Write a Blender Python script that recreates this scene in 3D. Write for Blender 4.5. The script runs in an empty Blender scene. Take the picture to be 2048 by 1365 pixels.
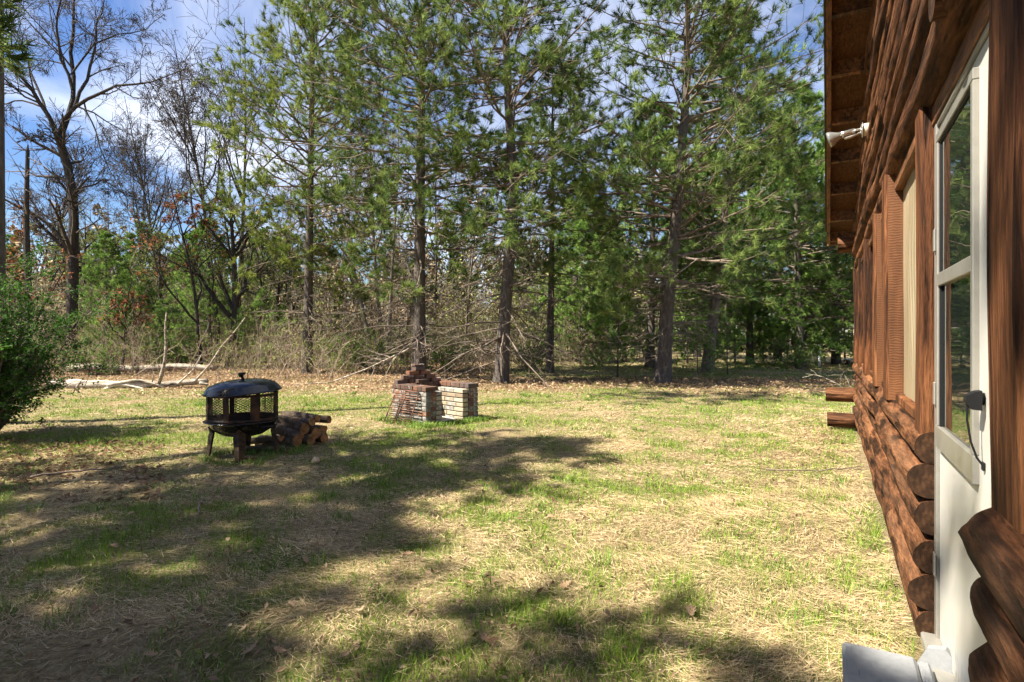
import bpy, math, random
import numpy as np
from mathutils import Matrix, Vector

# ------------------------------------------------------------------ camera, sky, sun, exposure
SC = bpy.context.scene
COL = SC.collection
F, CX, HY, CAMH = 1138.0, 1024.0, 670.0, 1.35      # focal length, centre, horizon of the 2048 px photograph
cam_d = bpy.data.cameras.new('camera')
cam = bpy.data.objects.new('camera', cam_d); COL.objects.link(cam)
cam.location = (0, 0, CAMH); cam.rotation_euler = (math.radians(90), 0, 0)
cam_d.sensor_width = 36.0; cam_d.lens = 36.0 * F / 2048.0
cam_d.shift_y = -(682.5 - HY) / 2048.0
cam_d.clip_start = 0.05; cam_d.clip_end = 3000
SC.camera = cam

SUN_EL, SUN_FWD = math.radians(52), math.radians(-18)   # the sun stands to the left, a little behind the camera
SUN = Vector((-math.cos(SUN_EL) * math.cos(SUN_FWD), math.cos(SUN_EL) * math.sin(SUN_FWD), math.sin(SUN_EL)))
world = bpy.data.worlds.new('World'); SC.world = world; world.use_nodes = True
wn, wl = world.node_tree.nodes, world.node_tree.links
wn.clear()
w_out = wn.new('ShaderNodeOutputWorld'); w_bg = wn.new('ShaderNodeBackground')
sky = wn.new('ShaderNodeTexSky'); sky.sky_type = 'NISHITA'; sky.sun_disc = False
sky.sun_elevation = SUN_EL; sky.sun_rotation = math.atan2(SUN.x, SUN.y)
sky.air_density = 1.0; sky.dust_density = 0.6; sky.ozone_density = 3.0
hs = wn.new('ShaderNodeHueSaturation'); hs.inputs['Saturation'].default_value = 1.22; hs.inputs['Hue'].default_value = 0.51
wl.new(sky.outputs[0], hs.inputs['Color'])
w_tc = wn.new('ShaderNodeTexCoord'); w_sep = wn.new('ShaderNodeSeparateXYZ')
wl.new(w_tc.outputs['Generated'], w_sep.inputs[0])
w_z = wn.new('ShaderNodeMath'); w_z.operation = 'MAXIMUM'; w_z.inputs[1].default_value = 0.0
wl.new(w_sep.outputs['Z'], w_z.inputs[0])
w_za = wn.new('ShaderNodeMath'); w_za.operation = 'ADD'; w_za.inputs[1].default_value = 0.12
wl.new(w_z.outputs[0], w_za.inputs[0])
w_div = wn.new('ShaderNodeVectorMath'); w_div.operation = 'DIVIDE'
w_cmb = wn.new('ShaderNodeCombineXYZ')
for i in range(3): wl.new(w_za.outputs[0], w_cmb.inputs[i])
wl.new(w_tc.outputs['Generated'], w_div.inputs[0]); wl.new(w_cmb.outputs[0], w_div.inputs[1])
w_map = wn.new('ShaderNodeMapping'); w_map.inputs['Scale'].default_value = (0.9, 0.6, 0.0)
w_map.inputs['Location'].default_value = (0.4, 7.3, 0.0)
wl.new(w_div.outputs[0], w_map.inputs[0])
w_n = wn.new('ShaderNodeTexNoise'); w_n.inputs['Scale'].default_value = 0.8; w_n.inputs['Detail'].default_value = 9
w_n.inputs['Roughness'].default_value = 0.58; w_n.inputs['Distortion'].default_value = 0.6
wl.new(w_map.outputs[0], w_n.inputs['Vector'])
w_r = wn.new('ShaderNodeValToRGB')
w_r.color_ramp.elements[0].position = 0.45; w_r.color_ramp.elements[1].position = 0.78
wl.new(w_n.outputs[0], w_r.inputs[0])
w_mix = wn.new('ShaderNodeMix'); w_mix.data_type = 'RGBA'
wl.new(w_r.outputs[0], w_mix.inputs[0]); wl.new(hs.outputs[0], w_mix.inputs[6])
w_mix.inputs[7].default_value = (9.0, 9.2, 9.8, 1)
wl.new(w_mix.outputs[2], w_bg.inputs[0]); w_bg.inputs[1].default_value = 0.05
wl.new(w_bg.outputs[0], w_out.inputs[0])

sun_d = bpy.data.lights.new('sun', 'SUN'); sun_o = bpy.data.objects.new('sun', sun_d); COL.objects.link(sun_o)
sun_d.energy = 5.0; sun_d.angle = math.radians(0.53); sun_d.color = (1.0, 0.93, 0.80)
sun_o.rotation_euler = SUN.to_track_quat('Z', 'Y').to_euler(); sun_o.location = (-20, 0, 30)
SC.view_settings.view_transform = 'Standard'; SC.view_settings.look = 'None'
SC.view_settings.exposure = 1.85; SC.view_settings.gamma = 1.0
SC.cycles.use_denoising = True; SC.cycles.denoising_prefilter = 'ACCURATE'; SC.cycles.use_adaptive_sampling = True; SC.cycles.adaptive_threshold = 0.03; SC.cycles.debug_use_spatial_splits = True
SC.cycles.max_bounces = 4; SC.cycles.diffuse_bounces = 2; SC.cycles.glossy_bounces = 2; SC.cycles.transmission_bounces = 4; SC.cycles.transparent_max_bounces = 6
SC.cycles.caustics_reflective = False; SC.cycles.caustics_refractive = False

# ------------------------------------------------------------------ helpers
RNG = np.random.default_rng(7)
def gx(px, y): return (px - CX) / F * y                     # world X of a photograph column at distance y
def gh(py, y): return CAMH - (py - HY) / F * y               # world height of a photograph row at distance y

def _hash(ix, iy, seed):
    h = (ix.astype(np.int64) * 374761393 + iy.astype(np.int64) * 668265263 + seed * 1442695041) & 0x7fffffff
    h = ((h ^ (h >> 13)) * 1274126177) & 0x7fffffff
    return ((h ^ (h >> 16)) & 0xffff) / 65535.0
def vnoise(x, y, seed=0):
    x = np.asarray(x, float); y = np.asarray(y, float)
    ix, iy = np.floor(x), np.floor(y); fx, fy = x - ix, y - iy
    fx = fx * fx * (3 - 2 * fx); fy = fy * fy * (3 - 2 * fy)
    a, b = _hash(ix, iy, seed), _hash(ix + 1, iy, seed)
    c, d = _hash(ix, iy + 1, seed), _hash(ix + 1, iy + 1, seed)
    return (a * (1 - fx) + b * fx) * (1 - fy) + (c * (1 - fx) + d * fx) * fy
def fnoise(x, y, seed=0, o=3):
    s, a, t = 0, 1.0, 0
    for i in range(o):
        s = s + a * vnoise(np.asarray(x) * 2**i, np.asarray(y) * 2**i, seed + i); t += a; a *= .5
    return s / t
def unit(v): return v / np.maximum(np.linalg.norm(v, axis=-1, keepdims=True), 1e-9)

class MB:
    def __init__(s): s.v = []; s.c = []; s.q = []; s.t = []; s.qm = []; s.tm = []; s.qs = []; s.ts = []; s.n = 0
    def add(s, V, Q=None, T=None, col=(1, 1, 1), mi=0, smooth=True):
        V = np.asarray(V, float).reshape(-1, 3); n = len(V)
        c = np.asarray(col, float)
        s.c.append(np.broadcast_to(c, (n, 3)) if c.ndim == 1 else c.reshape(-1, 3))
        s.v.append(V)
        if Q is not None and len(Q):
            Q = np.asarray(Q, np.int64) + s.n; s.q.append(Q); s.qm.append(np.full(len(Q), mi)); s.qs.append(np.full(len(Q), smooth))
        if T is not None and len(T):
            T = np.asarray(T, np.int64) + s.n; s.t.append(T); s.tm.append(np.full(len(T), mi)); s.ts.append(np.full(len(T), smooth))
        s.n += n
    def mesh(s, name, mats):
        me = bpy.data.meshes.new(name)
        V = np.concatenate(s.v); C = np.concatenate(s.c)
        Q = np.concatenate(s.q) if s.q else np.zeros((0, 4), np.int64)
        T = np.concatenate(s.t) if s.t else np.zeros((0, 3), np.int64)
        loops = np.concatenate([Q.ravel(), T.ravel()])
        tot = np.concatenate([np.full(len(Q), 4), np.full(len(T), 3)])
        st = np.concatenate([[0], np.cumsum(tot)[:-1]]) if len(tot) else np.zeros(0)
        me.vertices.add(len(V)); me.vertices.foreach_set('co', V.astype(np.float32).ravel())
        me.loops.add(len(loops)); me.loops.foreach_set('vertex_index', loops.astype(np.int32))
        me.polygons.add(len(tot)); me.polygons.foreach_set('loop_start', st.astype(np.int32))
        sm = np.concatenate((s.qs or [np.zeros(0)]) + (s.ts or [np.zeros(0)])).astype(bool)
        mi = np.concatenate((s.qm or [np.zeros(0)]) + (s.tm or [np.zeros(0)])).astype(np.int32)
        me.polygons.foreach_set('use_smooth', sm); me.polygons.foreach_set('material_index', mi)
        for m in (mats if isinstance(mats, (list, tuple)) else [mats]): me.materials.append(m)
        me.update(calc_edges=True)
        at = me.color_attributes.new('Col', 'FLOAT_COLOR', 'POINT')
        at.data.foreach_set('color', np.concatenate([C, np.ones((len(C), 1))], 1).astype(np.float32).ravel())
        return me
    def obj(s, name, mats, parent=None, loc=None, rot=None):
        return link(name, s.mesh(name, mats), parent, loc, rot)

def link(name, me, parent=None, loc=None, rot=None):
    o = bpy.data.objects.new(name, me); COL.objects.link(o)
    if parent is not None: o.parent = parent
    if loc is not None: o.location = loc
    if rot is not None: o.rotation_euler = rot
    return o
def thing(name, label, cat, loc=(0, 0, 0), rot=(0, 0, 0), group=None):
    o = link(name, None, None, loc, rot); return tag(o, label, cat, group)
def tag(o, label=None, cat=None, group=None, kind=None):
    if label: o['label'] = label
    if cat: o['category'] = cat
    if group: o['group'] = group
    if kind: o['kind'] = kind
    return o
def copy_tree(o, parent=None):
    c = o.copy(); COL.objects.link(c); c.parent = parent
    for ch in list(o.children): copy_tree(ch, c)
    return c

def tubes(mb, P, R, k=5, col=(1, 1, 1), mi=0, cap=False):
    P = np.asarray(P, float); R = np.asarray(R, float)
    if P.ndim == 2: P = P[None]; R = R[None]
    M, N, _ = P.shape
    if M == 0: return
    T = unit(np.gradient(P, axis=1))
    t0 = unit(P[:, -1] - P[:, 0])
    ref = np.where(np.abs(t0[:, 2:3]) > .8, np.array([[1., 0, 0]]), np.array([[0, 0, 1.]]))[:, None, :]
    U = unit(ref - (ref * T).sum(-1, keepdims=True) * T); W = np.cross(T, U)
    a = np.arange(k) * 2 * np.pi / k
    V = P[:, :, None] + R[:, :, None, None] * (np.cos(a)[:, None] * U[:, :, None] + np.sin(a)[:, None] * W[:, :, None])
    i, j = np.meshgrid(np.arange(N - 1), np.arange(k), indexing='ij'); j2 = (j + 1) % k
    q = np.stack([i * k + j, i * k + j2, (i + 1) * k + j2, (i + 1) * k + j], -1).reshape(-1, 4)
    Q = (q[None] + (np.arange(M) * N * k)[:, None, None]).reshape(-1, 4)
    c = np.asarray(col, float)
    if c.ndim == 2: c = np.repeat(c, N * k, 0)
    Tt = None
    if cap:
        Tt = []
        for m in range(M):
            for b, rev in ((m * N * k, True), (m * N * k + (N - 1) * k, False)):
                for z in range(1, k - 1):
                    Tt.append((b, b + z + 1, b + z) if rev else (b, b + z, b + z + 1))
    mb.add(V.reshape(-1, 3), Q, Tt, c, mi)

def box(mb, x0, x1, y0, y1, z0, z1, b=0.0, col=(1, 1, 1), mi=0, M=None):
    """A box; with b it gets chamfered edges."""
    lo, hi = np.array([x0, y0, z0], float), np.array([x1, y1, z1], float)
    if b <= 0:
        V = np.array([[x, y, z] for x in (x0, x1) for y in (y0, y1) for z in (z0, z1)], float)
        Q = [(0, 1, 3, 2), (4, 6, 7, 5), (0, 4, 5, 1), (2, 3, 7, 6), (0, 2, 6, 4), (1, 5, 7, 3)]; T = None
    else:
        V, idx = [], {}
        for sx in (0, 1):
            for sy in (0, 1):
                for sz in (0, 1):
                    for ax in range(3):
                        s = (sx, sy, sz); p = []
                        for d in range(3):
                            e = hi[d] if s[d] else lo[d]
                            p.append(e if d == ax else e + (-b if s[d] else b))
                        idx[(s, ax)] = len(V); V.append(p)
        V = np.array(V); Q, T = [], []
        for ax in range(3):
            o1, o2 = (ax + 1) % 3, (ax + 2) % 3
            for sd in (0, 1):
                f = []
                for a_, b_ in ((0, 0), (1, 0), (1, 1), (0, 1)):
                    s = [0, 0, 0]; s[ax] = sd; s[o1] = a_; s[o2] = b_; f.append(idx[(tuple(s), ax)])
                Q.append(f if sd else f[::-1])
            for a_ in (0, 1):
                for b_ in (0, 1):
                    s0 = [0, 0, 0]; s0[o1] = a_; s0[o2] = b_; s1 = list(s0); s1[ax] = 1
                    f = [idx[(tuple(s0), o1)], idx[(tuple(s1), o1)], idx[(tuple(s1), o2)], idx[(tuple(s0), o2)]]
                    Q.append(f if (a_ == b_) else f[::-1])
        for sx in (0, 1):
            for sy in (0, 1):
                for sz in (0, 1):
                    f = [idx[((sx, sy, sz), a)] for a in range(3)]
                    T.append(f if (sx + sy + sz) % 2 else f[::-1])
    if M is not None: V = np.array([M @ Vector(p) for p in V])
    mb.add(V, Q, T, col, mi, smooth=False)

def lathe(mb, prof, k=32, a0=0.0, a1=2 * math.pi, col=(1, 1, 1), mi=0):
    prof = np.asarray(prof, float); n = len(prof)
    full = abs(a1 - a0 - 2 * math.pi) < 1e-6
    m = k if full else k + 1
    a = a0 + (a1 - a0) * np.arange(m) / k
    V = np.stack([prof[:, None, 0] * np.cos(a), prof[:, None, 0] * np.sin(a), np.repeat(prof[:, None, 1], m, 1)], -1)
    Q = []
    for i in range(n - 1):
        for j in range(k):
            j2 = (j + 1) % m if full else j + 1
            Q.append((i * m + j, i * m + j2, (i + 1) * m + j2, (i + 1) * m + j))
    mb.add(V.reshape(-1, 3), Q, None, col, mi)

# ------------------------------------------------------------------ materials
class NT:
    def __init__(s, name, rough=.7, spec=.3):
        s.m = bpy.data.materials.new(name); s.m.use_nodes = True
        s.n, s.l = s.m.node_tree.nodes, s.m.node_tree.links
        s.b = s.n['Principled BSDF']; s.b.inputs['Roughness'].default_value = rough
        s.b.inputs['Specular IOR Level'].default_value = spec
        s.tc = s.n.new('ShaderNodeTexCoord')
    def noise(s, scale=(1, 1, 1), sc=1.0, det=6, rough=.55, dist=0.0, coord='Object'):
        mp = s.n.new('ShaderNodeMapping'); mp.inputs['Scale'].default_value = scale
        s.l.new(s.tc.outputs[coord], mp.inputs[0])
        t = s.n.new('ShaderNodeTexNoise'); t.inputs['Scale'].default_value = sc
        t.inputs['Detail'].default_value = det; t.inputs['Roughness'].default_value = rough; t.inputs['Distortion'].default_value = dist
        s.l.new(mp.outputs[0], t.inputs['Vector']); return t.outputs[0]
    def voro(s, scale, sc, feat='F1'):
        mp = s.n.new('ShaderNodeMapping'); mp.inputs['Scale'].default_value = scale
        s.l.new(s.tc.outputs['Object'], mp.inputs[0])
        t = s.n.new('ShaderNodeTexVoronoi'); t.inputs['Scale'].default_value = sc; t.feature = feat
        s.l.new(mp.outputs[0], t.inputs['Vector']); return t.outputs[0]
    def ramp(s, fac, stops):
        r = s.n.new('ShaderNodeValToRGB'); e = r.color_ramp.elements
        while len(e) < len(stops): e.new(.5)
        for q, (p, c) in zip(e, stops): q.position = p; q.color = (*c, 1) if len(c) == 3 else c
        s.l.new(fac, r.inputs[0]); return r.outputs[0]
    def mix(s, fac, a, b, mode='MIX'):
        m = s.n.new('ShaderNodeMix'); m.data_type = 'RGBA'; m.blend_type = mode
        for k, v in ((0, fac), (6, a), (7, b)):
            if isinstance(v, (int, float)): m.inputs[k].default_value = v
            elif isinstance(v, tuple): m.inputs[k].default_value = (*v, 1)
            else: s.l.new(v, m.inputs[k])
        return m.outputs[2]
    def math(s, op, a, b=0.0):
        m = s.n.new('ShaderNodeMath'); m.operation = op
        for k, v in ((0, a), (1, b)):
            if isinstance(v, (int, float)): m.inputs[k].default_value = v
            else: s.l.new(v, m.inputs[k])
        return m.outputs[0]
    def rnd(s): return s.n.new('ShaderNodeObjectInfo').outputs['Random']
    def vcol(s):
        a = s.n.new('ShaderNodeVertexColor'); a.layer_name = 'Col'; return a.outputs[0]
    def col(s, c):
        if isinstance(c, tuple): s.b.inputs['Base Color'].default_value = (*c, 1)
        else: s.l.new(c, s.b.inputs['Base Color'])
    def bump(s, h, strength=.5, dist=.01):
        b = s.n.new('ShaderNodeBump'); b.inputs['Strength'].default_value = strength; b.inputs['Distance'].default_value = dist
        s.l.new(h, b.inputs['Height']); s.l.new(b.outputs[0], s.b.inputs['Normal'])
    def translucent(s, c, f):
        t = s.n.new('ShaderNodeBsdfTranslucent'); s.l.new(c, t.inputs[0])
        m = s.n.new('ShaderNodeMixShader'); m.inputs[0].default_value = f
        s.l.new(s.b.outputs[0], m.inputs[1]); s.l.new(t.outputs[0], m.inputs[2])
        s.l.new(m.outputs[0], s.n['Material Output'].inputs[0])
    def rough(s, r): s.l.new(r, s.b.inputs['Roughness'])

def m_leaf(name, trans=.3, rough=.5, spec=.25):
    t = NT(name, rough, spec); c = t.vcol(); t.col(c); t.translucent(c, trans); return t.m
def m_plain(name, c, rough=.6, spec=.3, metal=0.0, var=.25, sc=18):
    t = NT(name, rough, spec); n = t.noise(sc=sc); d = tuple(x * (1 - var) for x in c); l = tuple(min(1, x * (1 + var)) for x in c)
    t.col(t.ramp(n, [(.3, d), (.7, l)])); t.b.inputs['Metallic'].default_value = metal; t.bump(n, .15, .003); return t.m
def m_bark(name, a, b, c, zs=.35, sc=9.0):
    t = NT(name, .9, .15)
    v = t.voro((1, 1, zs * .7), sc, 'DISTANCE_TO_EDGE'); n = t.noise((1, 1, .25), sc * 1.8, 9, .7, .8)
    f = t.math('ADD', t.math('MULTIPLY', t.math('MINIMUM', v, .2), .7), t.math('MULTIPLY', n, .8))
    base = t.ramp(f, [(.2, a), (.5, b), (.78, c)])
    t.col(t.mix(t.math('MULTIPLY', t.noise(sc=1.3), .5), base, tuple(x * .7 for x in c)))
    t.bump(f, 1.0, .06); return t.m
def m_wood(name, dark, mid, light, rough=.55, grain=26.0, along='X', spec=.35, bump=.35, weather=None):
    t = NT(name, rough, spec)
    k = {'X': (.13, 1, 1), 'Z': (1, 1, .09), 'Y': (1, .09, 1)}[along]
    k2 = {'X': (.25, 1, 1), 'Z': (1, 1, .25), 'Y': (1, .25, 1)}[along]
    g = t.noise(k, grain * 2.2, 7, .6, .3); p = t.noise(tuple(q if q == 1 else .1 for q in k2), 5.0, 6, .6); fine = t.noise(k, grain * 8, 4, .6)
    f = t.math('ADD', t.math('MULTIPLY', g, .5), t.math('MULTIPLY', p, .5))
    f = t.math('ADD', f, t.math('MULTIPLY', t.math('SUBTRACT', t.rnd(), .5), .10))
    c = t.ramp(f, [(.40, dark), (.5, mid), (.61, light)])
    crack = t.ramp(t.noise(k, grain * 1.1, 3, .5, .2), [(.36, (.18, .18, .18)), (.43, (1, 1, 1))])
    c = t.mix(.85, c, crack, 'MULTIPLY')
    c = t.mix(.9, c, t.ramp(fine, [(.34, (.5, .5, .5)), (.5, (1, 1, 1)), (.66, (1.35, 1.35, 1.35))]), 'MULTIPLY')
    kv = t.voro(tuple(q if q == 1 else .35 for q in k2), 4.2); kn = t.ramp(kv, [(.06, (.3, .26, .24)), (.13, (1, 1, 1))])
    c = t.mix(.3, c, kn, 'MULTIPLY')
    if weather:
        w = t.ramp(t.noise(tuple(q if q == 1 else .05 for q in k2), 6.0, 8, .6), [(.5, (0, 0, 0)), (.72, (.7, .7, .7))]); c = t.mix(w, c, weather)
    t.col(c)
    t.bump(t.math('ADD', t.math('ADD', g, t.math('MULTIPLY', fine, .4)), t.math('MULTIPLY', crack, .5)), bump, .016)
    return t.m

M_needle = m_leaf('pine_needles', .28, .6, .10)
M_foliage = m_leaf('broad_leaves', .35, .6, .12)
M_grass = m_leaf('grass_blades', .25, .7, .1)
M_dryleaf = m_leaf('dry_leaves', .25, .7, .15)
M_pinebark = m_bark('pine_bark', (.024, .020, .017), (.092, .077, .065), (.20, .172, .15))
M_oakbark = m_bark('oak_bark', (.012, .0105, .0095), (.045, .039, .034), (.10, .087, .076), .4, 12)
M_greybark = m_bark('grey_bark', (.07, .058, .045), (.17, .14, .11), (.28, .24, .19), .5, 14)
M_twig = m_plain('brown_twigs', (.165, .13, .10), .9, .1, 0, .35, 6)
M_oaktwig = m_plain('dark_twigs', (.062, .053, .046), .9, .1, 0, .35, 6)
M_deadtwig = m_plain('dead_twigs', (.16, .128, .10), .9, .1, 0, .35, 6)
M_deadwood = m_wood('dead_wood', (.20, .165, .125), (.40, .34, .265), (.6, .54, .45), .85, 14, 'X', .15)
M_log = m_wood('stained_log', (.020, .009, .005), (.092, .037, .0155), (.19, .083, .036), .8, 13, 'X', .12, 1.0, (.105, .062, .038))
def m_rings(name, dark, mid, light, sc, blot):
    t = NT(name, .85, .12)
    w = t.n.new('ShaderNodeTexWave'); w.wave_type = 'RINGS'; w.rings_direction = 'X'; w.inputs['Scale'].default_value = sc
    w.inputs['Distortion'].default_value = 2.5; w.inputs['Detail'].default_value = 3; w.inputs['Detail Scale'].default_value = 2.0
    t.l.new(t.tc.outputs['Object'], w.inputs[0]); n = t.noise(sc=30, det=7, rough=.65)
    f = t.math('ADD', t.math('MULTIPLY', w.outputs[1], .07), t.math('MULTIPLY', n, .93))
    c = t.ramp(f, [(.25, dark), (.5, mid), (.75, light)])
    t.col(t.mix(t.math('MULTIPLY', t.ramp(t.noise(sc=9, det=5), [(.45, (0, 0, 0)), (.65, (1, 1, 1))]), blot), c, dark)); t.bump(f, .5, .006); return t.m
M_logend = m_rings('log_end_grain', (.010, .006, .004), (.042, .021, .011), (.10, .05, .024), 17, .6)
M_post = m_wood('stained_post', (.026, .0105, .005), (.10, .037, .0145), (.195, .079, .031), .75, 15, 'Z', .15, .9)
M_fascia = m_wood('fascia_wood', (.05, .019, .008), (.13, .052, .02), (.24, .10, .04), .55, 14, 'X', .35, .3)
def m_sawn():
    t = NT('sawn_post_face', .65, .25)
    w = t.n.new('ShaderNodeTexWave'); w.bands_direction = 'Z'; w.inputs['Scale'].default_value = 21
    w.inputs['Distortion'].default_value = 5.0; w.inputs['Detail'].default_value = 3; w.inputs['Detail Scale'].default_value = 1.2
    mp = t.n.new('ShaderNodeMapping'); mp.inputs['Rotation'].default_value = (0, .12, 0)
    t.l.new(t.tc.outputs['Object'], mp.inputs[0]); t.l.new(mp.outputs[0], w.inputs[0])
    n = t.noise((1, 1, .2), 9)
    f = t.math('ADD', t.math('MULTIPLY', w.outputs[1], .16), t.math('MULTIPLY', n, .84))
    t.col(t.ramp(f, [(.28, (.045, .018, .008)), (.5, (.115, .046, .018)), (.75, (.19, .08, .032))])); t.bump(w.outputs[1], .2, .004)
    return t.m
M_sawn = m_sawn()
def m_osb():
    t = NT('soffit_board', .7, .2)
    v = t.noise((1, 3.5, 1), 22, 5, .6, 1.2)
    t.col(t.ramp(v, [(.3, (.035, .013, .006)), (.5, (.095, .038, .014)), (.7, (.165, .07, .027))])); t.bump(v, .3, .004); return t.m
M_osb = m_osb()
def m_plastic():
    t = NT('window_plastic', .32, .5)
    n = t.noise((6, 1, .5), 2.2, 5, .5, .8); p = t.noise((1, 1, .4), 2, 4)
    t.col(t.ramp(p, [(.3, (.26, .205, .125)), (.7, (.41, .34, .225))])); t.bump(n, .8, .05); return t.m
M_plastic = m_plastic()
def m_door():
    t = NT('door_paint', .35, .5)
    n = t.noise((1, 1, .15), 6, 6, .6); z = t.n.new('ShaderNodeSeparateXYZ'); t.l.new(t.tc.outputs['Object'], z.inputs[0])
    low = t.ramp(t.math('ADD', z.outputs[2], t.math('MULTIPLY', n, .35)), [(.36, (1, 1, 1)), (.5, (0, 0, 0))])
    sp = t.ramp(t.noise((1, 1, .5), 30, 6, .7), [(.5, (0, 0, 0)), (.62, (1, 1, 1))])
    d = t.math('MULTIPLY', low, sp)
    t.col(t.mix(t.math('MULTIPLY', d, .7), (.52, .505, .46), (.20, .17, .13))); return t.m
M_door = m_door()
M_alu = m_plain('door_aluminium', (.30, .285, .25), .35, .5, .4, .1)
M_rubber = m_plain('black_gasket', (.008, .008, .009), .6, .25, 0, .1)
def m_glass():
    t = NT('door_glass', .02, .9); t.col((.012, .016, .014))
    t.b.inputs['IOR'].default_value = 1.75
    n = t.noise((.6, 1, 2.4), 3.2, 2, .4); t.bump(n, .10, .02); return t.m
M_glass = m_glass()
def m_step():
    t = NT('step_paint', .6, .25); g = t.noise((.06, 1, 1), 60, 6, .6); p = t.noise((.12, 1, 1), 9, 7, .6); d = t.noise(sc=45, det=6, rough=.7)
    c = t.ramp(d, [(.3, (.20, .205, .21)), (.7, (.25, .255, .26))])
    c = t.mix(t.ramp(p, [(.58, (0, 0, 0)), (.66, (.75, .75, .75))]), c, (.20, .15, .095))
    t.col(t.mix(t.ramp(g, [(.30, (.8, .8, .8)), (.36, (0, 0, 0))]), c, (.09, .085, .08))); t.bump(g, .25, .004); return t.m
M_step = m_step()
M_chrome = m_plain('lamp_metal', (.62, .60, .56), .25, .5, .85, .1)
M_lampbox = m_plain('lamp_box', (.5, .44, .34), .6)
def m_bulb():
    t = NT('lamp_glass', .08, .8); t.col((.36, .355, .33)); t.b.inputs['Metallic'].default_value = .6; return t.m
M_bulb = m_bulb()
def m_enamel():
    t = NT('black_enamel', .18, .5); n = t.noise(sc=22, det=6); t.col(t.ramp(n, [(.4, (.006, .006, .008)), (.75, (.02, .021, .025))]))
    t.rough(t.ramp(n, [(.4, (.1, .1, .1)), (.75, (.34, .34, .34))])); return t.m
M_enamel = m_enamel()
def m_rust(name, a, b, f0=.42, f1=.62):
    t = NT(name, .75, .3); n = t.noise(sc=9, det=8, rough=.65); f = t.noise(sc=60, det=4)
    r = t.ramp(f, [(.3, b), (.7, tuple(x * 1.7 for x in b))])
    t.col(t.mix(t.ramp(n, [(f0, (0, 0, 0)), (f1, (1, 1, 1))]), a, r)); t.bump(f, .3, .004); return t.m
M_rustblack = m_rust('rusty_black_steel', (.012, .011, .010), (.06, .026, .012))
M_rustleg = m_rust('rusty_leg_steel', (.012, .010, .008), (.06, .032, .014), .42, .66)
M_rustgrate = m_rust('rusty_grate', (.035, .022, .016), (.15, .065, .035))
M_firebark = m_bark('firewood_bark', (.018, .012, .009), (.085, .06, .045), (.24, .185, .14), .6, 14)
M_cut = m_rings('cut_wood', (.08, .045, .025), (.30, .15, .06), (.50, .29, .13), 22, .75)
def m_brick(name, reds, paint, amount):
    t = NT(name, .9, .15); r = t.rnd(); n = t.noise(sc=16, det=7, rough=.65); f = t.noise(sc=90, det=3)
    c = t.ramp(r, reds); c = t.mix(.5, c, t.ramp(f, [(.3, (.55, .55, .55)), (.7, (1.2, 1.2, 1.2))]), 'MULTIPLY')
    k = t.math('ADD', n, t.math('MULTIPLY', t.math('SUBTRACT', t.math('FRACT', t.math('MULTIPLY', r, 7.3)), .5), .55))
    w = t.ramp(k, [(amount, (0, 0, 0)), (amount + .12, (1, 1, 1))])
    c = t.mix(w, c, t.mix(t.ramp(n, [(.45, (0, 0, 0)), (.6, (1, 1, 1))]), tuple(x * .45 for x in paint), paint)); t.col(c)
    t.bump(t.math('ADD', f, n), .5, .006); return t.m
REDS = [(0, (.11, .06, .043)), (.35, (.19, .095, .06)), (.7, (.29, .125, .062)), (1, (.095, .066, .055))]
M_brickpaint = m_brick('painted_brick', REDS, (.29, .27, .24), .28)
M_brickdark = m_brick('sparsely_painted_brick', REDS, (.30, .28, .25), .5)  # same brick reds, with less of the pale paint over them
M_brickcap = m_brick('cap_brick', [(0, (.075, .05, .04)), (.4, (.115, .07, .05)), (.7, (.19, .088, .05)), (1, (.10, .075, .066))], (.40, .36, .32), .74)
M_firebrick = m_brick('fire_brick', [(0, (.34, .275, .185)), (.5, (.42, .36, .26)), (1, (.25, .19, .13))], (.44, .41, .355), .56)
M_mortar = m_plain('mortar', (.36, .33, .29), .95, .1, 0, .3, 30)
M_stone = m_plain('pale_stone', (.48, .36, .24), .9, .15, 0, .3, 25)
M_pipe = m_plain('white_pipe', (.72, .72, .70), .5)
M_roof = m_plain('roof_shingle', (.06, .055, .05), .9, .1)
M_inside = m_plain('wall_boarding', (.05, .03, .02), .9, .1)

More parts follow.
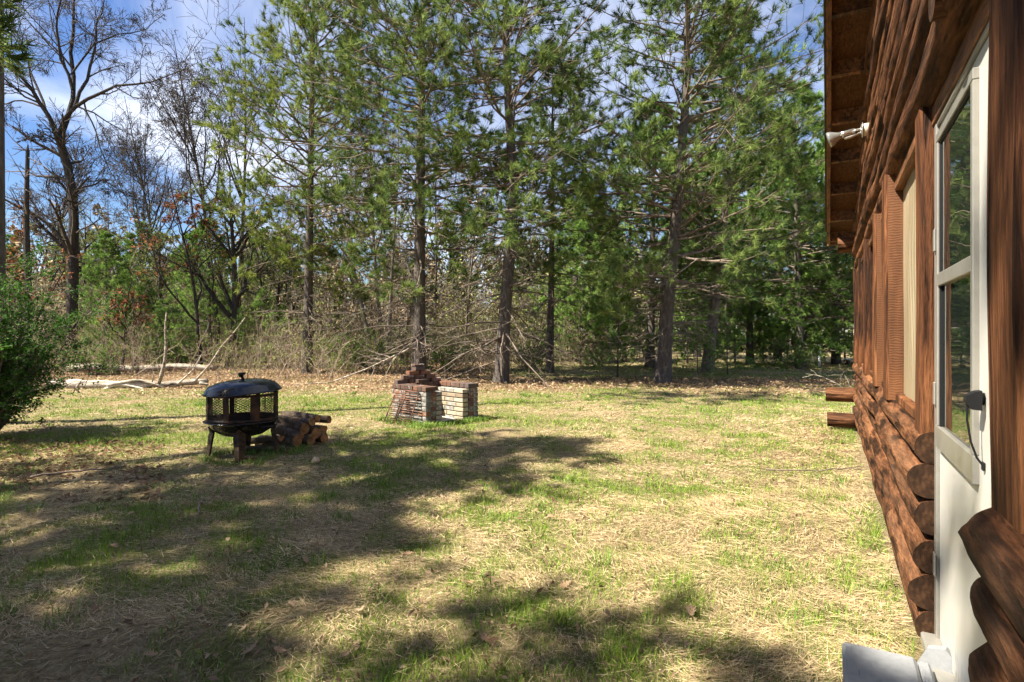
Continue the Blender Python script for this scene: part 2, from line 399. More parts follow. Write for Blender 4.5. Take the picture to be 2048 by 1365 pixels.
def m_ground():
    t = NT('lawn_soil', .95, .1)
    n = t.noise(sc=1.1, det=8, rough=.65); f = t.noise(sc=26, det=8, rough=.7); g = t.noise(sc=.55, det=6, rough=.6); ff = t.noise((1, 1, 1), 120, 4)
    straw = t.ramp(f, [(.28, (.12, .085, .045)), (.5, (.30, .225, .125)), (.7, (.46, .37, .225))])
    green = t.ramp(f, [(.3, (.07, .085, .025)), (.7, (.24, .26, .085))])
    lawn = t.mix(t.ramp(n, [(.46, (0, 0, 0)), (.64, (1, 1, 1))]), straw, green)
    lit = t.ramp(f, [(.3, (.10, .065, .038)), (.55, (.25, .165, .095)), (.75, (.38, .265, .16))])
    sp = t.n.new('ShaderNodeSeparateXYZ'); t.l.new(t.tc.outputs['Object'], sp.inputs[0])
    e = t.math('ADD', t.math('MULTIPLY', t.math('SUBTRACT', sp.outputs[1], 13.4), .35), t.math('MULTIPLY', t.math('SUBTRACT', g, .5), 3.2))
    e = t.math('ADD', e, .3)
    back = t.math('MULTIPLY', t.ramp(t.math('MULTIPLY', sp.outputs[1], .01), [(.170, (1, 1, 1)), (.185, (0, 0, 0))]), 1.0)
    left = t.ramp(t.math('ADD', t.math('MULTIPLY', sp.outputs[0], .1), .5), [(.38, (1, 1, 1)), (.52, (0, 0, 0))])
    band = t.math('MULTIPLY', t.ramp(e, [(.2, (0, 0, 0)), (.8, (1, 1, 1))]), t.math('MAXIMUM', back, left))
    t.col(t.mix(band, lawn, lit))
    t.bump(t.math('ADD', f, ff), .9, .04); return t.m
M_ground = m_ground()

# ------------------------------------------------------------------ ground
def gz(x, y):
    return .05 * (fnoise(np.asarray(x) * .55 + 9, np.asarray(y) * .55, 3) - .5) + .05 * (fnoise(np.asarray(x) * 2.3, np.asarray(y) * 2.3 + 5, 8) - .5)
def make_ground():
    ax = np.concatenate([[-900, -300, -120, -70, -45, -32], np.arange(-26, 26.01, .4), [32, 45, 70, 120, 300, 900]])
    ay = np.concatenate([[-200, -60, -25, -12, -6], np.arange(-3, 30.01, .4), [34, 40, 50, 70, 120, 300, 1200]])
    X, Y = np.meshgrid(ax, ay, indexing='ij'); Z = gz(X, Y)
    n, m = len(ax), len(ay)
    i, j = np.meshgrid(np.arange(n - 1), np.arange(m - 1), indexing='ij')
    Q = np.stack([i * m + j, (i + 1) * m + j, (i + 1) * m + j + 1, i * m + j + 1], -1).reshape(-1, 4)
    mb = MB(); mb.add(np.stack([X, Y, Z], -1).reshape(-1, 3), Q)
    tag(mb.obj('ground', M_ground), kind='structure')
make_ground()

# ------------------------------------------------------------------ cabin (local X runs along the wall, Y points out of it, Z up)
TH = math.atan2(1656 - CX, F); CS, SN = math.cos(TH), math.sin(TH)
A0 = .40                                                       # wall plane to the right of the camera
CAB_ROT = math.pi / 2 - TH
def wall(t, y, h): a = A0 - y; return Vector((a * CS + t * SN, -a * SN + t * CS, h))
cabin = thing('log_cabin', 'brown stained log cabin with half-log siding and white storm door', 'cabin', wall(0, 0, 0), (0, 0, CAB_ROT))

def log_mesh(L, hgt, dep, seed, taper=0.0, wob=.012, rend=False):
    """A half-round log along X with a flat back at y=0 and its middle at z=0."""
    mb = MB(); n = max(8, int(L / .07)); k = 21
    x = np.linspace(0, L, n); s = seed * 13.7
    a = np.linspace(-np.pi / 2, np.pi / 2, k)
    big = 1 + .30 * (fnoise(x * .8 + s, x * 0 + s, 1, 2) - .5) + .28 * (fnoise(x * 1.4 + s, x * 0 + s, 2, 3) - .5) + taper * (x / L - .5)
    if rend: big = big * (1 - .42 * np.clip((x - (L - .13)) / .13, 0, 1) ** 2.2)
    oz = wob * 2 * (fnoise(x * .7 + s, x * 0 + 4 + s, 5, 2) - .5) * 2
    loc = 1 + .15 * (fnoise(x[:, None] * 1.1 + s, a[None] * 2.0 + s, 9, 4) - .5)
    rz = hgt / 2 * (.5 + .5 * big)
    Y = dep * big[:, None] * loc * np.cos(a)[None] ** .75
    Z = rz[:, None] * loc * np.sin(a)[None] + oz[:, None]
    for _ in range(int(L * .8)):                               # knots
        kx, ka = random.uniform(0, L), random.uniform(-1.0, 1.0)
        d = np.exp(-(((x[:, None] - kx) / .035) ** 2 + ((a[None] - ka) / .22) ** 2)) * random.uniform(.006, .017)
        Y = Y + d * np.cos(a)[None]; Z = Z + d * np.sin(a)[None]
    V = np.stack([np.repeat(x[:, None], k, 1), Y, Z], -1).reshape(-1, 3)
    i, j = np.meshgrid(np.arange(n - 1), np.arange(k - 1), indexing='ij')
    Q = np.stack([i * k + j, (i + 1) * k + j, (i + 1) * k + j + 1, i * k + j + 1], -1).reshape(-1, 4)
    mb.add(V, Q)
    for e, r in ((0, 1), (n - 1, -1)):
        E = V[e * k:(e + 1) * k]
        E = np.concatenate([E, [[E[0, 0], 0, 0]]]); T = [(k, z + 1, z) if r > 0 else (k, z, z + 1) for z in range(k - 1)]
        mb.add(E, None, T, mi=1, smooth=False)
    return mb.mesh('log', [M_log, M_logend])
random.seed(3)
def add_log(t0, t1, h, hgt, dep, seed, y=0.0, label=None, rend=False):
    o = link('log', log_mesh(t1 - t0, hgt, dep, seed, rend=rend), cabin, (t0, y, h))
    if label: o['label'] = label
    return o
T_DOOR0, T_DOOR1, T_COR = 1.80, 2.80, 9.40
CH = .148
sd = 0
for i in range(6):                                              # courses below the windows, far side of the door
    h = .90 - CH * i; sd += 1
    jn = [None, 6.4, 4.6, None, 3.9, 5.6][i]
    d = .098 + .012 * math.sin(i * 2.1)
    if i == 5: d = .085
    if jn:
        add_log(T_DOOR1 + .02, jn, h, CH * .95, d, sd); add_log(jn + .004, T_COR, h - .006, CH * .91, d - .014, sd + 40)
    else: add_log(T_DOOR1 + .02, T_COR, h, CH * .95, d, sd)
for i in range(6):                                              # near side of the door
    add_log(-1.6, T_DOOR0 - .03 + .02 * math.sin(i * 3), .885 - .155 * i, .162, .112, 20 + i, rend=True)
SL, PK = .30, 3.9
def rake_h(t): return 2.74 + SL * (9.9 - t) if t > PK else 2.74 + SL * (9.9 - PK) - SL * (PK - t)
h = 2.335; i = 0
while h < 4.5:                                                  # courses above the windows up under the sloping roof edge
    t1 = min(T_COR, 9.9 - (h + .02 - 2.74) / SL); t0 = max(-1.6, PK - (9.9 - PK) + (h + .02 - 2.74) / SL)
    if t1 - t0 < .5: break
    ch = .165
    if i % 2 == 0:
        j = 4.4 + .9 * math.sin(i * 1.7)
        add_log(t0, j, h, ch * 1.0, .10, 60 + i); add_log(j + .01, t1, h + .008, ch * .95, .084, 80 + i)
    else: add_log(t0, t1, h, ch * 1.0, .10 + .01 * math.sin(i), 60 + i)
    h += ch; i += 1
# boarding behind the logs
def prism(mb, poly, y0, y1, mi=0):
    n = len(poly); V = [(x, y0, z) for x, z in poly] + [(x, y1, z) for x, z in poly]
    mb.add(V, [(i, (i + 1) % n, n + (i + 1) % n, n + i) for i in range(n)],
           [(0, i, i + 1) for i in range(1, n - 1)] + [(n, n + i + 1, n + i) for i in range(1, n - 1)], mi=mi, smooth=False)
mb = MB()
prism(mb, [(T_DOOR1 + .03, .03), (T_COR, .03), (T_COR, rake_h(T_COR) - .02), (PK, rake_h(PK) - .02), (-1.6, rake_h(-1.6) - .02), (-1.6, 2.25), (T_DOOR1 + .03, 2.25)], -.10, -.004)
prism(mb, [(-1.6, .03), (T_DOOR0 - .05, .03), (T_DOOR0 - .05, 2.25), (-1.6, 2.25)], -.10, -.004)
box(mb, T_COR - .1, T_COR, -4.5, -.1, .03, 2.7); box(mb, -1.6, -1.5, -4.5, -.1, .03, 2.7)
box(mb, T_DOOR0 - .2, T_DOOR1 + .2, -.25, -.2, .03, 2.25)
mb.obj('wall_boarding', M_inside, cabin)
# corner: end logs crossing out of the wall
def round_log(L, r, seed, sides=18):
    mb = MB(); n = max(4, int(L / .06)); x = np.linspace(0, L, n); a = np.arange(sides) * 2 * np.pi / sides
    rr = r * (1 + .18 * (fnoise(x[:, None] * 3 + seed, np.cos(a)[None] * 1.2 + np.sin(a)[None] * .7 + 5 + seed, 3, 3) - .5))
    V = np.stack([np.repeat(x[:, None], sides, 1), rr * np.cos(a), rr * np.sin(a)], -1).reshape(-1, 3)
    i, j = np.meshgrid(np.arange(n - 1), np.arange(sides), indexing='ij'); j2 = (j + 1) % sides
    mb.add(V, np.stack([i * sides + j, i * sides + j2, (i + 1) * sides + j2, (i + 1) * sides + j], -1).reshape(-1, 4))
    for e, r_ in ((0, 1), (n - 1, -1)):
        E = V[e * sides:(e + 1) * sides]; c = E.mean(0)
        E = np.concatenate([E, [c]]); mb.add(E, None, [(sides, (z + 1) % sides, z) if r_ > 0 else (sides, z, (z + 1) % sides) for z in range(sides)], mi=1, smooth=False)
    return mb.mesh('corner_log', [M_log, M_logend])
for h, r, out in ((.50, .10, .43), (.14, .10, .41), (2.62, .11, .28)):
    link('corner_log', round_log(out + .2, r, h * 9), cabin, (T_COR - .06, -.2, h), (0, 0, math.pi / 2))
link('purlin_end', round_log(.33, .075, 4), cabin, (2.08, -.2, 2.36), (0, 0, math.pi / 2))

# window posts and plastic sheets
def post(t0, t1, h0, h1, dep, seed, sawn=True, point=.05):
    mb = MB(); n = 26; z = np.linspace(h0, h1, n)
    w0 = .030 * (fnoise(z * 1.6 + seed, z * 0 + seed, 4, 2) - .5); w1 = .05 * (fnoise(z * 1.6 + seed + 7, z * 0 + seed, 4, 2) - .5)
    dd = dep * (1 + .18 * (fnoise(z * 1.3 + seed, z * 0 + 3, 6, 2) - .5))
    m = (t0 + t1) / 2; c = .02
    ring = [(t0 - .0, 0), (t0, 1), (t0 + c, 1), (t1 - c, 1), (t1, 1), (t1, 0)]
    V = []
    for q in range(n):
        for s, (x, y) in enumerate(ring):
            yy = dd[q] * y * (.86 if s in (1, 4) else 1.0)
            xx = x + (w0[q] if s < 3 else w1[q])
            zz = z[q] + (point * (1 - abs(xx - m) / max(.02, (t1 - t0) / 2)) if q == n - 1 else 0)
            V.append((xx - m, yy, zz - h0))
    k = len(ring); Q, QS = [], []
    for q in range(n - 1):
        for s in range(k - 1):
            f = (q * k + s, (q + 1) * k + s, (q + 1) * k + s + 1, q * k + s + 1)
            (QS if s == 0 else Q).append(f)
    top = (n - 1) * k
    mb.add(V, Q, [(0, i, i + 1) for i in range(1, k - 1)] + [(top, top + i + 1, top + i) for i in range(1, k - 1)], smooth=False)
    mb.add(V, QS, None, mi=1, smooth=False)
    return mb.obj('post', [M_post, M_sawn if sawn else M_post], cabin, (m, 0, h0))
SILL = .965
posts = [(2.82, 3.0, SILL - .03, 2.27, .074, 1, False), (4.0, 4.24, SILL, 2.29, .105, 2, True), (5.02, 5.26, SILL, 2.25, .095, 3, True),
         (6.45, 6.72, SILL, 2.27, .09, 4, False), (7.9, 8.12, SILL, 2.25, .085, 5, False), (9.12, 9.38, SILL, 2.25, .085, 6, False),
         (1.455, 1.715, SILL - .02, 2.27, .072, 7, False), (.25, .5, SILL - .02, 2.27, .085, 8, True)]
for p in posts: post(*p)
for t0, t1 in ((3.02, 3.99), (4.26, 5.0), (5.28, 6.43), (6.74, 7.88), (8.14, 9.10), (.52, 1.45)):
    mb = MB(); n, m = 12, 20
    X, Z = np.meshgrid(np.linspace(t0 - .01, t1 + .01, n), np.linspace(SILL + .02, 2.22, m), indexing='ij')
    Y = .012 + .016 * fnoise(X * 6, Z * 1.1 + t0, 2, 2)
    i, j = np.meshgrid(np.arange(n - 1), np.arange(m - 1), indexing='ij')
    mb.add(np.stack([X, Y, Z], -1).reshape(-1, 3), np.stack([i * m + j, (i + 1) * m + j, (i + 1) * m + j + 1, i * m + j + 1], -1).reshape(-1, 4))
    w = mb.obj('window_sheet', M_plastic, cabin)
    mb = MB(); box(mb, t0 - .008, t1 + .008, .002, .055, SILL - .005, SILL + .045, .006)
    mb.obj('sill', M_post, w)
    mb = MB(); box(mb, t0 - .008, t1 + .008, .004, .06, 2.19, 2.25, .006)
    mb.obj('window_head', M_fascia, w)
# header board over the door
mb = MB(); box(mb, T_DOOR0 - .1, T_DOOR1 + .2, -.09, .035, 2.185, 2.262, .004); mb.obj('door_header', M_fascia, cabin)

# storm door
DY = .018
door = MB(); box(door, 1.90, 2.755, DY - .035, DY, .165, 2.165, .003)
door = door.obj('door', M_door, cabin)
mb = MB(); box(mb, 2.759, 2.80, -.06, DY + .012, .13, 2.18, .003); box(mb, T_DOOR0 - .02, 1.897, -.06, DY + .012, .13, 2.18, .003)
box(mb, 1.898, 2.758, -.06, DY + .010, 2.167, 2.182, .002)
mb.obj('door_frame', M_alu, cabin)
mb = MB(); box(mb, 1.84, 2.80, -.06, .075, .118, .16, .006); mb.obj('threshold', M_alu, cabin)
W0, W1, WB, WT, WM = 2.12, 2.70, 1.0, 2.09, 1.565
mb = MB()
for a, b, c, d in ((W0 - .03, W1 + .03, WB - .085, WB), (W0 - .03, W1 + .03, WT, WT + .035), (W0 - .03, W0, WB, WT), (W1, W1 + .03, WB, WT), (W0, W1, WM - .03, WM + .02)):
    box(mb, a, b, DY - .002, DY + .016, c, d, .003)
mb.obj('window_frame', M_alu, door)
mb = MB()
for a, b, c, d in ((W1 - .018, W1 - .002, WB, WT), (W0 + .002, W0 + .014, WB, WT), (W0 + .01, W1 - .01, WT - .012, WT - .001)):
    box(mb, a, b, DY, DY + .010, c, d, .002)
mb.obj('gasket', M_rubber, door)
for c, d, dy in ((WB + .002, WM - .031, .002), (WM + .021, WT - .012, .005)):
    mb = MB(); box(mb, W0 + .012, W1 - .017, DY, DY + dy, c, d); mb.obj('pane', M_glass, door)
for z in (.45, 1.12, 1.72):
    mb = MB(); box(mb, 2.742, 2.775, DY + .013, DY + .02, z - .045, z + .045, .003); mb.obj('hinge', M_alu, door)
mb = MB(); tubes(mb, [[(2.03, DY, 1.17), (2.03, DY + .035, 1.175)]], [[.018, .016]], 10, cap=True)
V = [(2.0, DY + .01, 1.14), (2.0, DY + .01, 1.195), (2.0, DY + .024, 1.192), (2.0, DY + .044, 1.18), (2.0, DY + .046, 1.162), (2.0, DY + .032, 1.142)]
V2 = [(2.04, y, z) for _, y, z in V]; n = 6
mb.add(V + V2, [(i, (i + 1) % n, n + (i + 1) % n, n + i) for i in range(n)], [(0, i, i + 1) for i in range(1, 5)] + [(n, n + i + 1, n + i) for i in range(1, 5)], smooth=False)
tubes(mb, [[(2.02, DY + .04, 1.165), (2.02, DY + .04, 1.11), (2.02, DY + .032, 1.05), (2.02, DY + .018, 1.005), (2.02, DY + .004, .985)]], [[.0035, .003, .003, .003, .0035]], 6)
box(mb, 2.012, 2.03, DY + .001, DY + .008, .972, .996, .002)
mb.obj('door_handle', M_rubber, door)

# roof edge: fascia boards, lookouts, soffit boards, roof
def slope_box(name, t0, t1, y0, y1, dz0, dz1, m):
    mb = MB(); p = [(t0, rake_h(t0) + dz0), (t1, rake_h(t1) + dz0), (t1, rake_h(t1) + dz1), (t0, rake_h(t0) + dz1)]
    prism(mb, p, y0, y1); return mb.obj(name, m, cabin)
for t0, t1 in ((PK + .002, 9.95), (-2.1, PK - .002)):
    slope_box('fascia_board', t0, t1, .372, .398, -.005, .17, M_fascia)
    slope_box('roof_edge_board', t0, t1, .399, .414, .03, .20, M_fascia)
    slope_box('roof', t0 - .0, t1, -4.6, .435, .205, .225, M_roof)
mb = MB(); p = 9.951; box(mb, p, p + .025, -4.6, .41, rake_h(9.9) - .03, rake_h(9.9) + .18); mb.obj('fascia_board', M_fascia, cabin)
k = 9.24; ks = [9.88]
while k > -1.8: ks.append(k); k -= .735
for k in ks:
    slope_box('lookout', k - .02, k + .02, .004, .370, .012, .150, M_fascia)
ks = sorted(ks)
for a, b in zip(ks[:-1], ks[1:]):
    if a < PK < b: b = PK - .03
    slope_box('soffit_board', a + .003, b - .003, -.02, .371, .152, .170, M_osb)

# floodlight on the wall
fl = thing('floodlight', 'clear glass floodlight bulb on a metal arm on the cabin wall', 'lamp', wall(6.1, .092, 3.22), (0, 0, CAB_ROT))
mb = MB(); tubes(mb, [[(0, -.03, 0), (0, .03, 0)]], [[.055, .055]], 12, cap=True); mb.obj('junction_box', M_lampbox, fl)
mb = MB(); tubes(mb, [[(0, .03, 0), (0, .034, 0), (0, .05, 0)]], [[.07, .068, .02]], 16, cap=True); mb.obj('cover_plate', M_chrome, fl)
mb = MB(); tubes(mb, [[(0, .045, .01), (0, .09, .008), (0, .10, 0)]], [[.012, .012, .02]], 8); tubes(mb, [[(0, .085, .004), (0, .17, -.010), (0, .20, -.018)]], [[.024, .026, .03]], 12, cap=True)
tubes(mb, [[(0, .05, -.02), (.0, .12, -.045), (0, .17, -.05)]], [[.008, .014, .012]], 8)
mb.obj('arm', M_chrome, fl)
mb = MB(); tubes(mb, [[(0, .19, -.016), (0, .215, -.022), (0, .26, -.036), (0, .285, -.044), (0, .295, -.047), (0, .298, -.048)]], [[.028, .034, .062, .070, .066, .02]], 20, cap=True)
mb.obj('bulb', M_bulb, fl); fl.scale = (1.04, 1.04, 1.04)

# door step
st = thing('door_step', 'light grey painted wooden step with worn boards below the storm door', 'step', wall(1.95, .2, 0), (0, 0, CAB_ROT))
mb = MB(); box(mb, -.55, .53, -.075, .155, .165, .20, .012); mb.obj('tread_board', M_step, st)
mb = MB(); box(mb, -.55, .525, -.115, -.079, .160, .193, .008); mb.obj('tread_board', M_step, st)
mb = MB(); box(mb, -.50, .505, .115, .145, .0, .164, .004); mb.obj('riser', M_step, st)
for x in (-.45, .46): mb = MB(); box(mb, x, x + .035, -.11, .113, 0, .163, .003); mb.obj('stringer', M_step, st)
bd = MB(); V = [(-.06, 0), (.055, 0), (.066, .05), (.04, .125), (-.012, .145), (-.066, .09)]
prism(bd, V, -.02, .02)
bd = bd.obj('loose_board', M_step, None, wall(2.52, .06, .09), (.1, -.1, CAB_ROT + 1.3)); tag(bd, 'short grey board with clipped corners leaning by the door threshold', 'board')

# ------------------------------------------------------------------ fire pit
FX, FY = gx(486, 6.27), 6.27
fp = thing('fire_pit', 'black steel fire pit with domed lid, mesh sides and rusty legs', 'fire pit', (FX, FY, 0), (0, 0, math.radians(8)))
RB = .355
mb = MB(); pr = [(.012, .235), (.12, .24), (.21, .262), (.285, .31), (.33, .365), (.352, .405), (.392, .411), (.394, .418), (.35, .416), (.32, .365), (.2, .28), (.0, .255)]
lathe(mb, pr, 40); mb.obj('bowl', M_enamel, fp)
mb = MB(); lathe(mb, [(.348, .419), (.362, .419), (.362, .452), (.348, .452), (.348, .419)], 40); lathe(mb, [(.348, .688), (.362, .688), (.362, .715), (.348, .715), (.348, .688)], 40)
mb.obj('cage_ring', M_rustblack, fp)
NP = 8
for k in range(NP):
    a = math.radians(-54 + 45 * k)
    mb = MB()
    pw = .13 if k == 0 else .075
    for s in np.linspace(-pw, pw, 7)[:-1]:
        a0, a1 = a + s, a + s + 2 * pw / 6
        V = [(r * math.cos(b), r * math.sin(b), z) for z in (.45, .69) for b, r in ((a0, .350), (a1, .350), (a1, .362), (a0, .362))]
        mb.add(V, [(3, 2, 6, 7), (1, 0, 4, 5), (0, 3, 7, 4), (2, 1, 5, 6)], smooth=False)
    mb.obj('cage_post', M_rustblack, fp)
    mb = MB(); c0, c1 = a + pw - .01, a + math.radians(45) - (.13 if k == NP - 1 else .075) + .01; H0, H1 = .448, .692
    N = 13; P = []
    span = c1 - c0; slope = .55
    zs = H1 - H0; arc = span * .356
    st_ = .027
    for d in (1, -1):
        for u in np.arange(-zs / slope, arc + zs / slope, st_ / slope):
            tt = np.linspace(0, 1, N); x = u + d * tt * zs / slope; z = H0 + tt * zs
            ok = (x >= 0) & (x <= arc)
            if ok.sum() < 2: continue
            x2 = np.linspace(x[ok].min(), x[ok].max(), N)
            z2 = H0 + np.clip((x2 - u) * d * slope, 0, zs)
            an = c0 + x2 / .356
            P.append(np.stack([.356 * np.cos(an), .356 * np.sin(an), z2], -1))
    P = np.array(P); tubes(mb, P, np.full(P.shape[:2], .0034), 3); tubes(mb, [[(.356 * math.cos(c0 + span / 3), .356 * math.sin(c0 + span / 3), H0), (.356 * math.cos(c0 + span / 3), .356 * math.sin(c0 + span / 3), H1)]], [[.004, .004]], 4)
    mb.obj('mesh_panel', M_rustblack, fp)
mb = MB()
for k in range(15):
    y = -.3 + .6 * k / 14; w = math.sqrt(max(0, .335 ** 2 - y * y)); tubes(mb, [[(-w, y, .425), (w, y, .425)]], [[.004, .004]], 5)
mb.obj('fire_grate', M_rustblack, fp)
mb = MB(); lathe(mb, [(.40, .0), (.402, .008), (.385, .022), (.37, .05), (.335, .085), (.26, .115), (.15, .133), (.0, .139)], 48)
lathe(mb, [(.40, .0), (.36, .03), (.26, .105), (.0, .128)], 40)
lid = mb.obj('lid', M_enamel, fp, (.0, 0, .722), (math.radians(1.5), math.radians(-3.2), 0))
mb = MB(); tubes(mb, [[(.01, 0, .13), (0, 0, .175)], [(-.005, 0, .17), (-.012, 0, .205)]], [[.018, .014], [.024, .034]], 10, cap=True)
tubes(mb, [[(-.03, 0, .205), (.035, 0, .2)]], [[.012, .014]], 8, cap=True); mb.obj('handle', M_rubber, lid)
for k in range(4):
    a = math.radians(-79 + 90 * k); c, s = math.cos(a), math.sin(a)
    mb = MB()
    for sg in (-1, 1):                                        # each leg is a folded steel angle that tapers to the foot
        r0, r1 = .30, .355
        P = []
        for z, w, r in ((0, .036, r1 + .008), (.12, .05, r1), (.25, .064, r1 - .012), (.30, .06, r1 - .025), (.355, .01, r1 - .005)):
            P.append((r, 0, z)); P.append((r - w * .75, sg * w, z))
        th = .004; V = P + [(x - th, y - sg * th, z) for x, y, z in P]; m = len(P)
        Q = []
        for i in range(0, m - 2, 2):
            Q += [(i, i + 1, i + 3, i + 2), (m + i, m + i + 2, m + i + 3, m + i + 1), (i + 1, m + i + 1, m + i + 3, i + 3)]
        V = [(x * c - y * s, x * s + y * c, z) for x, y, z in V]; mb.add(V, Q, smooth=False)
    mb.obj('leg', M_rustleg, fp)
mb = MB(); an = np.linspace(-.75, -.2, 8); rr = np.array([.35, .385, .40, .405, .405, .40, .385, .35])
tubes(mb, [np.stack([rr * np.cos(an), rr * np.sin(an), np.full(8, .365)], -1)], [np.full(8, .011)], 8); mb.obj('bowl_handle', M_rubber, fp)

# ------------------------------------------------------------------ firewood
def fire_log(L, r, seed, flat=.0):
    mb = MB(); n = 9; k = 12; x = np.linspace(-L / 2, L / 2, n); a = np.arange(k) * 2 * np.pi / k
    rr = r * (1 + .6 * (fnoise(x[:, None] * 3 + seed * 3.1, 2 * np.cos(a)[None] + np.sin(a)[None] * 1.3 + seed, 3, 3) - .5))
    Y, Z = rr * np.cos(a), rr * np.sin(a) + (.25 * r * np.sin(x * 4 + seed))[:, None]
    if flat: Z = np.where(Z > r * flat, r * flat + (Z - r * flat) * .15, Z)
    X = np.repeat(x[:, None], k, 1) + np.where(np.arange(n) == n - 1, 1, 0)[:, None] * .12 * Y
    V = np.stack([X, Y, Z], -1).reshape(-1, 3)
    i, j = np.meshgrid(np.arange(n - 1), np.arange(k), indexing='ij'); j2 = (j + 1) % k
    mb.add(V, np.stack([i * k + j, i * k + j2, (i + 1) * k + j2, (i + 1) * k + j], -1).reshape(-1, 4))
    for e, r_ in ((0, 1), (n - 1, -1)):
        E = V[e * k:(e + 1) * k]; E = np.concatenate([E, [E.mean(0)]])
        mb.add(E, None, [(k, (z + 1) % k, z) if r_ > 0 else (k, z, (z + 1) % k) for z in range(k)], mi=1, smooth=False)
    return mb.mesh('firewood_log', [M_firebark, M_cut])
PX, PY = gx(578, 6.95), 6.95
FW = [  # along, across, height, length, radius, turn, tilt, label
    (.00, -.06, .27, .62, .066, -30, 9, 'thick pale-barked firewood log lying across the top of the pile'),
    (.08, .16, .32, .55, .05, -22, 0, 'dark thin firewood log at the back on top of the pile'),
    (.03, -.17, .20, .50, .062, -34, 10, 'barky firewood log with round orange cut end at the front of the pile'),
    (.10, .08, .19, .56, .072, -28, 4, 'stout firewood log in the middle of the pile beneath the top log'),
    (.13, .24, .18, .50, .068, -20, 2, 'short fat firewood log at the far right of the pile'),
    (-.05, -.20, .09, .62, .07, -24, -2, 'dark firewood log lying low at the front of the pile'),
    (.04, .02, .075, .60, .07, -26, 0, 'bottom firewood log in the middle of the pile'),
    (.14, .20, .07, .55, .07, -20, 0, 'bottom firewood log at the back of the pile'),
    (.02, -.33, .05, .48, .045, -44, 6, 'thin split firewood stick with a bare end leaning on the pile front'),
    (.16, -.02, .30, .42, .045, -36, -4, 'short dark firewood piece on the right side of the pile top'),
    (-.10, -.02, .34, .50, .05, -26, 5, 'knotty firewood log crossing the highest part of the pile'),
    (.20, -.16, .12, .40, .042, -38, 3, 'slender firewood piece poking out low at the right of the pile'),
    (-.16, -.30, .13, .46, .045, -18, -6, 'thin dark firewood piece low at the front left of the pile'),
    (.22, .30, .27, .40, .05, -14, 0, 'stubby dark firewood piece at the back right, propped on the pile'),
    (-.12, -.40, .04, .66, .04, -8, 0, 'weathered grey firewood stick flat on the grass before the pile')]
for q, (u, v, z, L, r, az, tl, lb) in enumerate(FW):
    o = link('firewood_log', fire_log(L, r, q + 1, .5 if q in (8, 4, 10, 12, 14) else 0), None, (PX + u, PY + v, z), (0, math.radians(tl), math.radians(az)))
    tag(o, lb, 'firewood', 'firewood stacked beside the fire pit')
for i, (px, py, s, m, nm, lb, ct) in enumerate(((632, 926, .045, M_stone, 'stone', 'pale tan stone lying on the grass right of the fire pit', 'stone'),
                                (500, 922, .07, M_brickdark, 'brick_piece', 'broken reddish brick lying under the fire pit', 'brick'))):
    y = F * CAMH / (py - HY); mb = MB(); lathe(mb, [(0.001, -.5), (.7, -.4), (1, 0), (.8, .45), (.4, .75), (.001, .85)], 10)
    mb.v[0] = mb.v[0] * s * np.array([1.0, .75, 1.1 if i == 0 else .5]) * (1 + .3 * (fnoise(mb.v[0][:, 0] * 3, mb.v[0][:, 1] * 3 + mb.v[0][:, 2] * 2, i, 2)[:, None] - .5))
    tag(mb.obj(nm, m, None, (gx(px, y), y, s * .4)), lb, ct)

# ------------------------------------------------------------------ brick grill
GX0, GY0 = gx(851.5, 8.35), 8.35
GROT = math.atan2(.72, .694)                 # local X runs along the front, local Y along the left side to the back
grill = thing('brick_grill', 'weathered U-shaped brick barbecue with stepped brick back wall', 'barbecue', (GX0, GY0, 0), (0, 0, GROT))
GL, GW, GH, CO = .86, 1.045, .505, .072
def bmesh_(l, w, h, m): mb = MB(); box(mb, -l / 2, l / 2, -w / 2, w / 2, -h / 2, h / 2, .004); return mb.mesh('brick', m)
BM = {}
def brick(kind, l, w, h, m, x, y, z, rz=0.0):
    key = (kind, round(l, 3), round(w, 3), round(h, 3))
    if key not in BM: BM[key] = bmesh_(l, w, h, m)
    o = link('brick', BM[key], grill, (x + random.uniform(-.003, .003), y + random.uniform(-.003, .003), z), (0, 0, rz + random.uniform(-.012, .012)))
    return o
random.seed(11)
for c in range(7):
    z = c * CO + .034; off = .1 * (c % 2)
    for side, x in ((0, .05), (1, GW - .05)):                     # outer wythe of the side walls
        y = -off + .1
        for q in range(5):
            y0 = max(0, q * .205 - off); y1 = min(GL, (q + 1) * .205 - off - .009)
            if y1 - y0 > .03: brick('side%d' % side, y1 - y0, .098, .063, M_brickpaint, x, (y0 + y1) / 2, z, math.pi / 2)
    for side, x in ((0, .15), (1, GW - .15)):                     # a second brick closing each pier at the front
        for q in range(4):
            brick('inner', .098, .205, .063, M_brickdark, x + .0, .1025 + q * .215, z)
    for side, x in ((0, .2 + .061), (1, GW - .2 - .061)):         # fire brick lining
        off2 = .057 * (c % 2)
        for q in range(4):
            y0 = max(.012, q * .225 - off2 + .012); y1 = min(GL - .1, (q + 1) * .225 - off2 + .004)
            if y1 - y0 > .03: brick('fire', .112, y1 - y0, .058, M_firebrick, x, (y0 + y1) / 2, z)
    for q in range(5):                                            # back wall
        x0 = .108 + q * .205 - off; x1 = min(GW - .108, x0 + .196); x0 = max(.108, x0)
        if x1 - x0 > .03: brick('back', x1 - x0, .098, .063, M_brickpaint, (x0 + x1) / 2, GL - .05, z)
for side, x in ((0, .105), (1, GW - .105)):                       # cap courses laid across the walls
    for q in range(8): brick('cap', .22, .100, .066, M_brickcap, x, .045 + q * .1075, GH + .04)
for q in range(5): brick('capb', .100, .2, .066, M_brickcap, .28 + q * .1075 + .03, GL - .07, GH + .04)
zz = GH + .04 + .067; ST = .066
rows = [[.10, .33, .55, .78], [.21, .43, .66], [.32, .55], [.44]]
